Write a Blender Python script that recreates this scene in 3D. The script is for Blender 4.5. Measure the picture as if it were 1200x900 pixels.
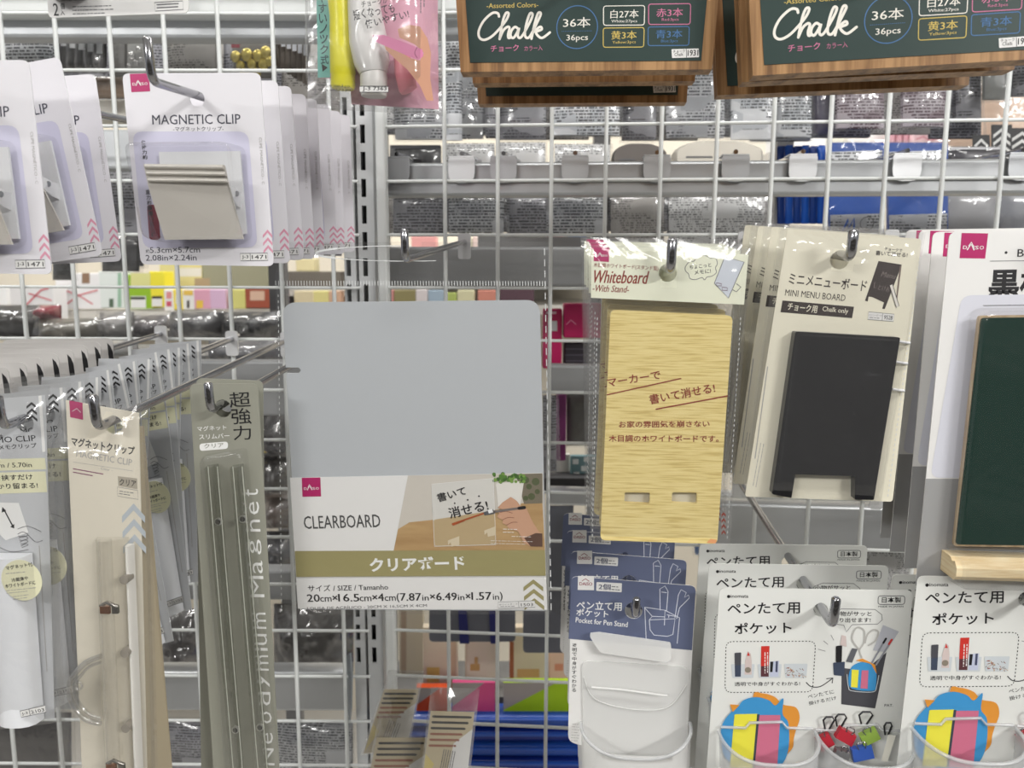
import bpy, math, random
from mathutils import Vector as V, Matrix as MX, noise as NZ
from mathutils.geometry import tessellate_polygon
for _o in list(bpy.data.objects):
    bpy.data.objects.remove(_o)
SC = bpy.context.scene
COL = SC.collection
RND = random.Random(7)
# ---------------------------------------------------------------- camera
FPX, PITCH, ROLL, CZ = 900.0, .139, .0035, 1.35
_c, _s, _cr, _sr = math.cos(PITCH), math.sin(PITCH), math.cos(ROLL), math.sin(ROLL)
FW = V((0, _c, -_s)); _U0 = V((0, _s, _c)); _R0 = V((1, 0, 0))
RT = _R0*_cr + _U0*_sr
UP = _U0*_cr - _R0*_sr
EYE = V((0, 0, CZ))
cam = bpy.data.cameras.new('camera')
camo = bpy.data.objects.new('camera', cam); COL.objects.link(camo)
cam.sensor_width = 36.0; cam.lens = 36.0*FPX/1200.0
cam.clip_start = .01; cam.clip_end = 60
cam.dof.use_dof = True; cam.dof.focus_distance = .50; cam.dof.aperture_fstop = 11.0
camo.matrix_world = MX(((RT.x, UP.x, -FW.x, EYE.x), (RT.y, UP.y, -FW.y, EYE.y), (RT.z, UP.z, -FW.z, EYE.z), (0, 0, 0, 1)))
SC.camera = camo
# ---------------------------------------------------------------- light
SC.view_settings.view_transform = 'Standard'; SC.view_settings.look = 'None'
SC.view_settings.exposure = -.06; SC.view_settings.gamma = 1.0; SC.view_settings.use_curve_mapping = False
SC.cycles.transparent_max_bounces = 40
SC.cycles.max_bounces = 8; SC.cycles.diffuse_bounces = 3; SC.cycles.glossy_bounces = 4; SC.cycles.transmission_bounces = 6
SC.cycles.caustics_reflective = False; SC.cycles.caustics_refractive = False
W = bpy.data.worlds.new('store_air'); SC.world = W; W.use_nodes = True
W.node_tree.nodes['Background'].inputs[0].default_value = (.97, .985, 1, 1)
W.node_tree.nodes['Background'].inputs[1].default_value = .40
def area(name, loc, aim, sx, sy, power, col=(1, .985, .96)):
    l = bpy.data.lights.new(name, 'AREA'); l.shape = 'RECTANGLE'; l.size = sx; l.size_y = sy; l.energy = power; l.color = col
    o = bpy.data.objects.new(name, l); COL.objects.link(o); o.location = loc
    o.rotation_euler = (V(aim)-V(loc)).to_track_quat('-Z', 'Y').to_euler()
    return o
area('ceiling_tube_light', (2.5, -2.6, 2.95), (0, .5, 1.3), 1.2, .16, 86)
area('ceiling_tube_light', (-2.3, -2.6, 2.95), (0, .5, 1.3), 1.2, .16, 48)
area('ceiling_tube_light', (.1, -.55, 2.95), (.1, .2, 0), 1.4, .3, 22)
area('ceiling_tube_light', (.2, 1.45, 2.95), (.2, 1.6, 0), 2.4, .3, 34)
area('ceiling_tube_light', (-1.6, 1.3, 2.95), (-1.2, 1.6, 0), 1.2, .2, 16)
area('ceiling_tube_light', (1.9, 1.3, 2.95), (1.6, 1.6, 0), 1.2, .2, 16)
# ---------------------------------------------------------------- materials
def lin(c):
    c = c/255.0
    return c/12.92 if c <= .04045 else ((c+.055)/1.055)**2.4
def rgb(t): return (lin(t[0]), lin(t[1]), lin(t[2]), 1)
_MC = {}
def mat(name, col, rough=.5, metal=0.0, spec=.5, trans=0.0, alpha=1.0, bump=0, bscale=200, coat=0.0):
    if name in _MC: return _MC[name]
    m = bpy.data.materials.new(name); m.use_nodes = True; nt = m.node_tree; b = nt.nodes['Principled BSDF']
    b.inputs['Base Color'].default_value = rgb(col); b.inputs['Roughness'].default_value = rough
    b.inputs['Metallic'].default_value = metal; b.inputs['Specular IOR Level'].default_value = spec
    b.inputs['Transmission Weight'].default_value = trans; b.inputs['Alpha'].default_value = alpha
    b.inputs['Coat Weight'].default_value = coat
    if bump:
        tc = nt.nodes.new('ShaderNodeTexCoord'); n = nt.nodes.new('ShaderNodeTexNoise'); bp = nt.nodes.new('ShaderNodeBump')
        n.inputs['Scale'].default_value = bscale; bp.inputs['Strength'].default_value = bump; bp.inputs['Distance'].default_value = .002
        nt.links.new(tc.outputs['Object'], n.inputs['Vector']); nt.links.new(n.outputs['Fac'], bp.inputs['Height']); nt.links.new(bp.outputs['Normal'], b.inputs['Normal'])
    _MC[name] = m
    return m
def film(name, gloss=.10, haze=.03, rough=.12, bump=.35, bscale=45, tint=(250, 250, 250), hcol=(235, 235, 235)):
    """clear plastic: what lies behind shows through, with grazing reflections and a slight milky haze"""
    if name in _MC: return _MC[name]
    m = bpy.data.materials.new(name); m.use_nodes = True; nt = m.node_tree; nt.nodes.clear(); N = nt.nodes.new; L = nt.links.new
    out = N('ShaderNodeOutputMaterial'); tr = N('ShaderNodeBsdfTransparent'); gl = N('ShaderNodeBsdfGlossy'); df = N('ShaderNodeBsdfDiffuse')
    tr.inputs[0].default_value = rgb(tint); gl.inputs['Roughness'].default_value = rough; df.inputs[0].default_value = rgb(hcol)
    lw = N('ShaderNodeLayerWeight'); lw.inputs[0].default_value = .35
    mr = N('ShaderNodeMapRange'); mr.inputs[3].default_value = gloss; mr.inputs[4].default_value = min(1, gloss*5)
    tc = N('ShaderNodeTexCoord'); n = N('ShaderNodeTexNoise'); n.inputs['Scale'].default_value = bscale; n.inputs['Distortion'].default_value = 1.2
    bp = N('ShaderNodeBump'); bp.inputs['Strength'].default_value = bump; bp.inputs['Distance'].default_value = .004
    m1 = N('ShaderNodeMixShader'); m2 = N('ShaderNodeMixShader'); m1.inputs[0].default_value = haze
    L(tc.outputs['Object'], n.inputs['Vector']); L(n.outputs['Fac'], bp.inputs['Height']); L(bp.outputs['Normal'], gl.inputs['Normal']); L(bp.outputs['Normal'], lw.inputs['Normal'])
    L(tr.outputs[0], m1.inputs[1]); L(df.outputs[0], m1.inputs[2]); L(lw.outputs['Facing'], mr.inputs[0]); L(mr.outputs[0], m2.inputs[0])
    L(m1.outputs[0], m2.inputs[1]); L(gl.outputs[0], m2.inputs[2]); L(m2.outputs[0], out.inputs[0])
    _MC[name] = m
    return m
def grain(name, ca, cb, sx, sz, rough=.5, cc=None, det=3):
    """wood grain: noise stretched along one direction; sx, sz frequencies across x and z"""
    if name in _MC: return _MC[name]
    m = bpy.data.materials.new(name); m.use_nodes = True; nt = m.node_tree; b = nt.nodes['Principled BSDF']; N = nt.nodes.new; L = nt.links.new
    tc = N('ShaderNodeTexCoord'); mp = N('ShaderNodeMapping'); mp.inputs['Scale'].default_value = (sx, sx*.6, sz)
    n = N('ShaderNodeTexNoise'); n.inputs['Scale'].default_value = 1; n.inputs['Detail'].default_value = det; n.inputs['Roughness'].default_value = .65
    cr = N('ShaderNodeValToRGB'); cr.color_ramp.elements[0].position = .35; cr.color_ramp.elements[1].position = .62
    cr.color_ramp.elements[0].color = rgb(ca); cr.color_ramp.elements[1].color = rgb(cb)
    if cc:
        e = cr.color_ramp.elements.new(.48); e.color = rgb(cc)
    L(tc.outputs['Object'], mp.inputs[0]); L(mp.outputs[0], n.inputs['Vector']); L(n.outputs['Fac'], cr.inputs[0]); L(cr.outputs[0], b.inputs['Base Color'])
    b.inputs['Roughness'].default_value = rough
    _MC[name] = m
    return m
def printed(name, base, ink, row=.0034, ch=520.0, dens=.55, block=30.0, rough=.35, hi=None, off=0.0):
    """pale paper printed with rows of unreadably small type in paragraphs"""
    if name in _MC: return _MC[name]
    m = bpy.data.materials.new(name); m.use_nodes = True; nt = m.node_tree; b = nt.nodes['Principled BSDF']; N = nt.nodes.new; L = nt.links.new
    def mth(op, a, b2=None):
        k = N('ShaderNodeMath'); k.operation = op
        for i, q in enumerate((a, b2)):
            if q is None: continue
            if isinstance(q, (int, float)): k.inputs[i].default_value = q
            else: L(q, k.inputs[i])
        return k.outputs[0]
    tc = N('ShaderNodeTexCoord'); sp = N('ShaderNodeSeparateXYZ'); L(tc.outputs['Object'], sp.inputs[0])
    rz = mth('DIVIDE', mth('ADD', sp.outputs['Z'], 3.0+off), row); fl = mth('FLOOR', rz); fr = mth('FRACT', rz)
    inrow = mth('LESS_THAN', fr, .55)
    cb = N('ShaderNodeCombineXYZ'); L(mth('MULTIPLY', sp.outputs['X'], ch), cb.inputs[0]); L(mth('MULTIPLY', fl, 7.31), cb.inputs[2])
    n1 = N('ShaderNodeTexNoise'); n1.inputs['Scale'].default_value = 1; n1.inputs['Detail'].default_value = 1; L(cb.outputs[0], n1.inputs['Vector'])
    let = mth('GREATER_THAN', n1.outputs['Fac'], 1-dens)
    cb2 = N('ShaderNodeCombineXYZ'); L(mth('MULTIPLY', sp.outputs['X'], block), cb2.inputs[0]); L(mth('MULTIPLY', sp.outputs['Z'], block*2.2), cb2.inputs[2]); cb2.inputs[1].default_value = off*31
    vo = N('ShaderNodeTexVoronoi'); vo.inputs['Scale'].default_value = 1; vo.distance = 'CHEBYCHEV'; L(cb2.outputs[0], vo.inputs['Vector'])
    sc = N('ShaderNodeSeparateColor'); L(vo.outputs['Color'], sc.inputs[0])
    para = mth('GREATER_THAN', sc.outputs[0], .28)
    fac = mth('MULTIPLY', mth('MULTIPLY', inrow, let), para)
    mx = N('ShaderNodeMix'); mx.data_type = 'RGBA'; L(fac, mx.inputs['Factor']); mx.inputs['B'].default_value = rgb(ink); mx.inputs['A'].default_value = rgb(base)
    if hi:
        m2 = N('ShaderNodeMix'); m2.data_type = 'RGBA'; m2.inputs['A'].default_value = rgb(base); m2.inputs['B'].default_value = rgb(hi)
        L(mth('GREATER_THAN', sc.outputs[1], .72), m2.inputs['Factor']); L(m2.outputs['Result'], mx.inputs['A'])
    L(mx.outputs['Result'], b.inputs['Base Color']); b.inputs['Roughness'].default_value = rough
    _MC[name] = m
    return m
def milky(name, col, clear, rough=.3, gloss=.06, tint=(245, 245, 245)):
    """frosted plastic, part see-through and part milky"""
    if name in _MC: return _MC[name]
    return film(name, gloss, 1-clear, rough, .05, 30, tint, col)
INK = mat('black_ink', (28, 27, 30), .5)
GREYINK = mat('grey_ink', (110, 110, 112), .5)
PALEINK = mat('pale_grey_ink', (170, 168, 166), .5)
WHITE = mat('white_ink', (240, 240, 238), .5)
MAGENTA = mat('magenta_ink', (178, 30, 100), .45)
CARDWHITE = mat('white_card', (232, 231, 229), .42)
CARDLILAC = mat('pale_lilac_card', (224, 222, 227), .42)
CHROME = mat('chrome', (168, 168, 172), .13, 1.0)
STEEL = mat('dull_steel', (150, 152, 156), .3, 1.0)
WIREWHITE = mat('white_powder_coat', (226, 229, 228), .38)
FILM = film('clear_bag_film', .035, .03, .10, .5, 38)
FILM2 = film('wrinkled_bag_film', .07, .03, .14, .7, 30)
FILMC = film('crisp_clear_film', .03, .008, .07, .22, 22)
DOME = film('clear_blister_plastic', .05, .012, .10, .12, 20)
HARD = film('clear_hard_plastic', .16, .05, .06, .05, 20)
FROST = milky('frosted_plastic', (252, 252, 250), .5, .35, .025, (253, 253, 253))
CLEARCUP = milky('cloudy_clear_plastic', (232, 234, 236), .55, .15, .06)
RIM = milky('milky_rim_plastic', (240, 242, 244), .66, .25, .05)
SMOKE = film('faintly_smoky_film', .06, .10, .12, .5, 30, (235, 233, 228), (170, 165, 155))
# ---------------------------------------------------------------- projection helpers
def P(px, py, Y):
    """the point of the vertical plane y = Y that shows at a measured spot of the photograph"""
    d = FW + RT*((px-600)/FPX) - UP*((py-450)/FPX)
    return EYE + d*(Y/d.y)
WALL = .074
class Fr:
    """a flat card's own upright plane: x right, z up, y away from the aisle"""
    def __init__(s, px, py, Y, yaw=WALL, tilt=0, roll=0, at=None):
        s.o = V(at) if at is not None else P(px, py, Y)
        s.M = MX.Translation(s.o) @ MX.Rotation(-yaw, 4, 'Z') @ MX.Rotation(tilt, 4, 'X') @ MX.Rotation(roll, 4, 'Y')
        s.I = s.M.inverted(); s.e = s.I @ EYE; s.R = s.I.to_3x3()
        s.k = (s.o-EYE).dot(FW)/FPX
    def l(s, px, py, off=0.0):
        d = s.R @ (FW + RT*((px-600)/FPX) - UP*((py-450)/FPX))
        t = (off-s.e.y)/d.y
        p = s.e + d*t
        return (p.x, p.z)
def ccw(p):
    a = sum(p[i][0]*p[(i+1) % len(p)][1]-p[(i+1) % len(p)][0]*p[i][1] for i in range(len(p)))
    return p if a > 0 else p[::-1]
def rounded(pts, r, n=4):
    out = []; k = len(pts)
    rs = r if isinstance(r, (list, tuple)) else [r]*k
    for i in range(k):
        a, b, c = V(pts[i-1]), V(pts[i]), V(pts[(i+1) % k])
        u, w = (a-b), (c-b); q = min(rs[i], u.length*.48, w.length*.48)
        if q <= 0: out.append(tuple(b)); continue
        p0, p1 = b+u.normalized()*q, b+w.normalized()*q
        for j in range(n+1):
            t = j/n
            out.append(tuple(p0*(1-t)**2 + b*2*t*(1-t) + p1*t*t))
    return out
def circle(cx, cz, r, n=20, rz=None):
    return [(cx+r*math.cos(2*math.pi*i/n), cz+(rz or r)*math.sin(2*math.pi*i/n)) for i in range(n)]
def catmull(p, n=6, closed=False):
    out = []; k = len(p)
    for i in range(k if closed else k-1):
        g = (lambda j: p[j % k]) if closed else (lambda j: p[max(0, min(k-1, j))])
        a, b, c, d = V(g(i-1)), V(g(i)), V(g(i+1)), V(g(i+2))
        for j in range(n):
            t = j/n
            out.append(tuple(.5*((2*b)+(c-a)*t+(2*a-5*b+4*c-d)*t*t+(3*b-a-3*c+d)*t**3)))
    if not closed: out.append(tuple(p[-1]))
    return out
_TC = {}
def glyphs(s, bold=0.0, shear=0.0):
    key = (s, bold, shear)
    if key in _TC: return _TC[key]
    c = bpy.data.curves.new('t', 'FONT'); c.body = s; c.size = 1; c.resolution_u = 2; c.offset = bold; c.shear = shear
    o = bpy.data.objects.new('t', c); COL.objects.link(o)
    me = bpy.data.meshes.new_from_object(o.evaluated_get(bpy.context.evaluated_depsgraph_get()))
    vs = [(v.co.x, v.co.y) for v in me.vertices]; fs = [tuple(p.vertices) for p in me.polygons]
    bpy.data.objects.remove(o); bpy.data.curves.remove(c); bpy.data.meshes.remove(me)
    xs = [v[0] for v in vs]; ys = [v[1] for v in vs]
    _TC[key] = (vs, fs, min(xs), max(xs), min(ys), max(ys))
    return _TC[key]
class G:
    """collects shapes in a frame; becomes ONE mesh object"""
    def __init__(s, fr=None): s.fr = fr; s.v = []; s.f = []; s.m = []; s.mats = []; s.sm = []
    def mi(s, m):
        if m not in s.mats: s.mats.append(m)
        return s.mats.index(m)
    def add(s, vs, fs, m, smooth=False):
        b = len(s.v); s.v += [tuple(v) for v in vs]; i = s.mi(m)
        for f in fs: s.f.append(tuple(b+k for k in f)); s.m.append(i); s.sm.append(smooth)
    def q(s, pts, y=0.0): return [s.fr.l(a, b, y) for a, b in pts]
    # --- local coordinates (metres)
    def flat(s, pts, y, m):
        pts = ccw(pts); t = tessellate_polygon([[V((a, b, 0)) for a, b in pts]])
        s.add([(a, y, b) for a, b in pts], [tuple(f) for f in t], m)
    def plate(s, pts, y0, y1, m, holes=(), back=None):
        loops = [ccw(pts)]+[ccw(h)[::-1] for h in holes]
        t = tessellate_polygon([[V((a, b, 0)) for a, b in l] for l in loops])
        flatp = [p for l in loops for p in l]; n = len(flatp)
        fs = []
        for f in t:
            a, b, c = (V(flatp[i]) for i in f)
            f = tuple(f) if (b-a).cross(c-a) > 0 else tuple(f)[::-1]
            fs.append(f)
        s.add([(a, y0, b) for a, b in flatp], fs, m)
        s.add([(a, y1, b) for a, b in flatp], [f[::-1] for f in fs], back or m)
        st = 0
        for l in loops:
            k = len(l); vs = [(a, y0, b) for a, b in l]+[(a, y1, b) for a, b in l]
            s.add(vs, [(i, i+k, (i+1) % k+k, (i+1) % k) for i in range(k)], m)
    def box(s, x0, x1, y0, y1, z0, z1, m):
        vs = [(x, y, z) for x in (x0, x1) for y in (y0, y1) for z in (z0, z1)]
        s.add(vs, [(0, 1, 3, 2), (4, 6, 7, 5), (0, 4, 5, 1), (2, 3, 7, 6), (0, 2, 6, 4), (1, 5, 7, 3)], m)
    def bbox(s, x0, x1, y0, y1, z0, z1, r, m):
        """box with its front edges rounded over"""
        cx, cz = (x0+x1)/2, (z0+z1)/2
        a = rounded([(x0, z0), (x1, z0), (x1, z1), (x0, z1)], r)
        b = [(cx+(p[0]-cx)*(1-2*r*.35/(x1-x0)), cz+(p[1]-cz)*(1-2*r*.35/(z1-z0))) for p in a]
        c = [(cx+(p[0]-cx)*(1-2*r*1.0/(x1-x0)), cz+(p[1]-cz)*(1-2*r*1.0/(z1-z0))) for p in a]
        s.loft([a, a, b, c], [y1, y0+r*.6, y0+r*.15, y0], m)
    def loft(s, loops, ys, m, cap=(True, True), smooth=True):
        k = len(loops[0]); vs = []; fs = []
        for l, y in zip(loops, ys): vs += [(a, y, b) for a, b in l]
        for i in range(len(loops)-1):
            for j in range(k):
                a, b = i*k+j, i*k+(j+1) % k
                fs.append((a, b, b+k, a+k))
        s.add(vs, fs, m, smooth)
        if cap[0]: s.flatcap(loops[0], ys[0], m)
        if cap[1]: s.flatcap(loops[-1], ys[-1], m)
    def flatcap(s, l, y, m):
        s.add([(a, y, b) for a, b in l], [tuple(range(len(l)))], m)
    def dome(s, pts, h, m, ins=(.06, .13), y=0.0, hole=False):
        """thermoformed bubble standing out of the card towards the aisle"""
        pts = ccw(pts); cx = sum(p[0] for p in pts)/len(pts); cz = sum(p[1] for p in pts)/len(pts)
        w = max(p[0] for p in pts)-min(p[0] for p in pts); hh = max(p[1] for p in pts)-min(p[1] for p in pts); mn = min(w, hh)
        def sc(k): return [(cx+(p[0]-cx)*(1-k*mn/w), cz+(p[1]-cz)*(1-k*mn/hh)) for p in pts]
        s.loft([pts, sc(ins[0]*.6), sc(ins[0]), sc(ins[1])], [y, y-h*.72, y-h*.93, y-h], m, cap=(False, True))
    def tube(s, pts, r, m, n=8, cap=True):
        pts = [V(p) for p in pts]; vs = []; fs = []; k = len(pts)
        rs = r if isinstance(r, (list, tuple)) else [r]*k
        t0 = (pts[1]-pts[0]).normalized(); ref = V((0, 0, 1)) if abs(t0.z) < .9 else V((1, 0, 0))
        u = t0.cross(ref).normalized()
        for i in range(k):
            t = (pts[min(i+1, k-1)]-pts[max(i-1, 0)]).normalized()
            u = (u-t*u.dot(t)).normalized(); w = t.cross(u)
            for j in range(n):
                a = 2*math.pi*j/n; vs.append(pts[i]+(u*math.cos(a)+w*math.sin(a))*rs[i])
        for i in range(k-1):
            for j in range(n): fs.append((i*n+j, i*n+(j+1) % n, (i+1)*n+(j+1) % n, (i+1)*n+j))
        s.add(vs, fs, m, True)
        if cap:
            s.add(vs[:n], [tuple(range(n))[::-1]], m); s.add(vs[-n:], [tuple(range(n))], m)
    def ribbon(s, pts, w, y, m, closed=False):
        """a drawn line of constant width"""
        pts = [V(p) for p in pts]; k = len(pts)
        if k < 2: return
        vs = []; fs = []
        for i in range(k):
            a = pts[i-1] if (closed or i) else pts[0]; b = pts[(i+1) % k] if (closed or i < k-1) else pts[-1]
            t = (b-a); t = t.normalized() if t.length > 1e-9 else V((1, 0)); nn = V((-t.y, t.x))*w/2
            vs += [pts[i]+nn, pts[i]-nn]
        for i in range(k if closed else k-1):
            j = (i+1) % k; fs.append((2*i, 2*i+1, 2*j+1, 2*j))
        s.add([(v.x, y, v.y) for v in vs], fs, m)
        if not closed and w > .0006:
            for e in (pts[0], pts[-1]): s.flat(circle(e.x, e.y, w/2, 8), y-.00001, m)
    # --- photo-measured coordinates
    def fl(s, pts, y, m, r=0): s.flat(rounded(s.q(pts, y), r) if r else s.q(pts, y), y, m)
    def ln(s, pts, w, y, m, closed=False, smooth=False):
        p = s.q(pts, y)
        if smooth: p = catmull(p, 6, closed)
        s.ribbon(p, w*s.fr.k, y, m, closed)
    def dash(s, pts, w, y, m, dl=4.0, gap=3.0, closed=True):
        p = list(pts)+([pts[0]] if closed else [])
        for (x0, y0), (x1, y1) in zip(p, p[1:]):
            L = math.hypot(x1-x0, y1-y0)
            n = max(1, round(L/(dl+gap)))
            for i in range(n):
                a, b = i/n, (i+dl/(dl+gap))/n
                s.ln([(x0+(x1-x0)*a, y0+(y1-y0)*a), (x0+(x1-x0)*b, y0+(y1-y0)*b)], w, y, m)
    def ds(s, c, r, y, m, rz=None, n=20):
        x, z = s.fr.l(c[0], c[1], y); k = s.fr.k; s.flat(circle(x, z, r*k, n, rz and rz*k), y, m)
    def tx(s, t, a, b, h, y, m, bold=0.0, shear=0.0):
        """lettering whose lower left and lower right corners are a and b, h tall"""
        lat = any(c.isascii() and c.isalnum() for c in t) and bold > 0
        vs, fs, x0, x1, y0, y1 = glyphs(t, 0.0 if lat else bold, shear)
        p, q2 = V(s.fr.l(*a, y)), V(s.fr.l(*b, y)); d = q2-p; L = d.length; d = d/L; n = V((-d.y, d.x)); hh = h*s.fr.k
        for k in ((-1, 0, 1) if lat else (0,)):  # heavier capitals: the letter drawn again a hair to each side
            s.add([tuple((lambda w: (w.x, y-.000004*k, w.y))(p+d*((v[0]-x0)/(x1-x0)*L+k*bold*hh*1.1)+n*((v[1]-y0)/(y1-y0)*hh))) for v in vs], fs, m)
    def vt(s, t, top, bot, w, y, m, bold=0.0):
        """upright characters one under another"""
        k = len(t)
        for i, ch in enumerate(t):
            if ch == ' ': continue
            f0, f1 = (i+.06)/k, (i+.94)/k
            x = top[0]+(bot[0]-top[0])*f1; yy = top[1]+(bot[1]-top[1])*f1; hh = (bot[1]-top[1])*(f1-f0)
            if ch in 'ー―': s.ln([(x, yy-hh*.9), (x, yy-hh*.1)], w*.12, y, m); continue
            s.tx(ch, (x-w/2, yy), (x+w/2, yy), hh*(.25 if ch in '-・' else 1), y, m, bold)
    def mini(s, a, b, rows, lead, y, m, w=.9, seed=1):
        """rows of type too small to read: rows of short marks"""
        r = random.Random(seed)
        for k in range(rows):
            x = 0.0; end = r.uniform(.7, 1.0) if k == rows-1 else r.uniform(.9, 1)
            L = math.hypot(b[0]-a[0], b[1]-a[1]); dx, dy = (b[0]-a[0])/L, (b[1]-a[1])/L
            while x < L*end-1:
                l2 = r.uniform(1.2, 5)
                s.ln([(a[0]+dx*x-dy*lead*k, a[1]+dy*x+dx*lead*k), (a[0]+dx*min(x+l2, L)-dy*lead*k, a[1]+dy*min(x+l2, L)+dx*lead*k)], w, y, m)
                x += l2+r.uniform(.6, 1.2)
    def chev(s, cx, top, w, h, n, gap, t, y, m, lean=0.0):
        """a stack of upward chevrons"""
        for i in range(n):
            y0 = top+i*gap; ox = lean*i
            s.fl([(cx+ox, y0), (cx+ox+w/2, y0+h), (cx+ox+w/2, y0+h+t), (cx+ox, y0+t), (cx+ox-w/2, y0+h+t), (cx+ox-w/2, y0+h)], y, m)
    def sheet(s, quad, yf, m, n=16, hole=None, marg=.12, amp=.0012, seed=0.0, back=None, fsc=34.0, edge=0.0):
        """a bag wall: a film that bulges from its welded edges, wrinkled; quad = local corners tl tr br bl"""
        tl, tr, br, bl = (V(p) for p in quad); nz = max(6, int(n*(tl-bl).length/max((tr-tl).length, 1e-4)))
        nz = min(nz, 60); vs = []; fs = []
        for j in range(nz+1):
            for i in range(n+1):
                u, w = i/n, j/nz; p = (tl*(1-u)+tr*u)*(1-w)+(bl*(1-u)+br*u)*w
                e = min(u, 1-u)/marg; e2 = min(w, 1-w)/marg; k = min(1, e)*min(1, e2); k = math.sin(k*math.pi/2)
                a = NZ.noise(V((p.x*fsc+seed, p.y*fsc*.7, seed*1.7)))*amp+NZ.noise(V((p.x*fsc*3+seed, p.y*fsc*2, 3+seed)))*amp*.4
                vs.append((p.x, edge+(yf-edge)*k+a*min(1, k+.25), p.y))
        for j in range(nz):
            for i in range(n):
                f = (j*(n+1)+i, (j+1)*(n+1)+i, (j+1)*(n+1)+i+1, j*(n+1)+i+1)
                if hole:
                    c = sum((V((vs[k][0], vs[k][2])) for k in f), V((0, 0)))/4
                    if (c-V(hole[:2])).length < hole[2]: continue
                fs.append(f)
        s.add(vs, fs, m, True)
        if back is not None:
            s.add([(v[0], back, v[2]) for v in vs], [f[::-1] for f in fs], m, True)
    def ob(s, name, parent=None):
        me = bpy.data.meshes.new(name); me.from_pydata(s.v, [], s.f)
        for m in s.mats: me.materials.append(m)
        me.polygons.foreach_set('material_index', s.m); me.polygons.foreach_set('use_smooth', s.sm); me.update()
        o = bpy.data.objects.new(name, me); COL.objects.link(o)
        if parent is not None: o.parent = parent
        return o
def tag(o, label=None, cat=None, group=None, kind=None):
    for k, v in (('label', label), ('category', cat), ('group', group), ('kind', kind)):
        if v: o[k] = v
    return o
def thing(name, fr, label, cat, group=None):
    o = bpy.data.objects.new(name, None); COL.objects.link(o); o.empty_display_size = .01
    o.matrix_world = fr.M if isinstance(fr, Fr) else fr
    return tag(o, label, cat, group)
_KIDS = None
def kids(o): return [c for c in COL.objects if c.parent is o]
def dupl(root, label, M, group=None, skip=()):
    """a copy of a thing with copies of its parts and their sub-parts"""
    r = root.copy(); COL.objects.link(r); r.matrix_world = M; r['label'] = label
    if group: r['group'] = group
    for ch in kids(root):
        if ch.name.split('.')[0] in skip: continue
        c = ch.copy(); COL.objects.link(c); c.parent = r
        for g in kids(ch):
            d = g.copy(); COL.objects.link(d); d.parent = c
    return r
# ---------------------------------------------------------------- hooks
RODDIR = V((.067, 1.0, .082))
def rod_y(p, Y): return V(p)+RODDIR*((Y-p[1])/RODDIR.y)
WALLY = lambda x: .7408-(x+.0638)*math.tan(WALL) if x > -.1 else .7443-(x+.4712)*.0038
def hook(px, py, Y, label, up=.024, r=.0024, plate=True, group=None, lean=0.0, end=None):
    """a chrome display prong: rod from the wire wall, turned up at its tip; (px, py) is the bend"""
    p = P(px, py, Y); q = rod_y(p, WALLY(p.x)-.0075) if end is None else P(end[0], end[1], WALLY(p.x)-.0075)
    t = thing('display_hook', MX.Translation(q), label, 'hook', group)
    g = G(); R = V(p)-q; b = .006; dn = -R.normalized()
    upv = V((lean, -.12, 1)).normalized()
    pts = [V((0, 0, 0)), R*.5, R+dn*b]
    for i in range(1, 5):
        a = i/5; pts.append((R+dn*b)*(1-a)**2+R*2*a*(1-a)+(R+upv*b)*a*a)
    pts += [R+upv*b, R+upv*(up-r*.4), R+upv*up]
    g.tube(pts, [r]*(len(pts)-1)+[r*.6], CHROME, 12); g.ob('rod', t)
    if plate:
        h = G(); CLP = mat('bright_chrome', (228, 229, 231), .38, .55); h.plate(rounded([(-.006, -.016), (.006, -.016), (.006, .008), (-.006, .008)], .003), .0005, .0025, CLP, [])
        h.box(-.0055, .0055, .0006, .0074, .003, .005, CLP)
        o = h.ob('wall_clip', t); o.rotation_euler = (0, 0, -WALL)
    return t, p
# ================================================================ the setting
def slab(name, x0, x1, y0, y1, z0, z1, m):
    g = G(); g.box(x0, x1, y0, y1, z0, z1, m); return tag(g.ob(name), kind='structure')
slab('floor', -6, 6, -5, 7, -.05, 0, mat('pale_vinyl_floor', (205, 202, 196), .35))
slab('ceiling', -6, 6, -5, 7, 3.05, 3.1, mat('white_ceiling', (232, 232, 230), .8))
slab('wall_far', -6, 6, 5.0, 5.1, 0, 3.05, mat('far_wall_paint', (236, 232, 224), .8))
# unseen shelf wall added behind the camera to darken reflections in the films
g = G(); ADDWALL = mat('added_wall_panel', (120, 118, 116), .6); g.box(-3, 3, -1.45, -1.40, 0, 1.75, ADDWALL)
for z in (.35, .75, 1.15, 1.55): g.box(-3, 3, -1.40, -1.12, z, z+.03, mat('added_wall_shelf', (150, 148, 146), .5))
tag(g.ob('wall_added_for_reflections'), kind='structure')
# ---------------------------------------------------------------- wire walls and slotted uprights
def wire_panel(name, label, x0, z0, d, ph, i0, i1, j0, j1, lo, hi, frames):
    fr = Fr(0, 0, 0, ph, at=(x0, d, CZ+z0))
    t = thing(name, fr, label, 'wire display panel')
    g = G()
    for j in range(j0, j1+1): g.tube([(lo, .0036, -.05*j), (hi, .0036, -.05*j)], .0016, WIREWHITE, 6)
    g.ob('horizontal_wires', t)
    g = G()
    for i in range(i0, i1+1): g.tube([(.05*i, 0, -.05*j0+.02), (.05*i, 0, -.05*j1-.02)], .0021, WIREWHITE, 6)
    g.ob('vertical_wires', t)
    for f in frames:
        g = G(); g.bbox(f-.0045, f+.0045, -.003, .009, -.05*j1-.03, -.05*j0+.03, .002, WIREWHITE); g.ob('frame', t)
    return t
wire_panel('wire_grid_panel', 'white wire grid panel right of the slotted upright', -.0638, .1391, .7408, .074, 0, 15, -7, 20, -.056, .80, [-.0605])
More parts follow.
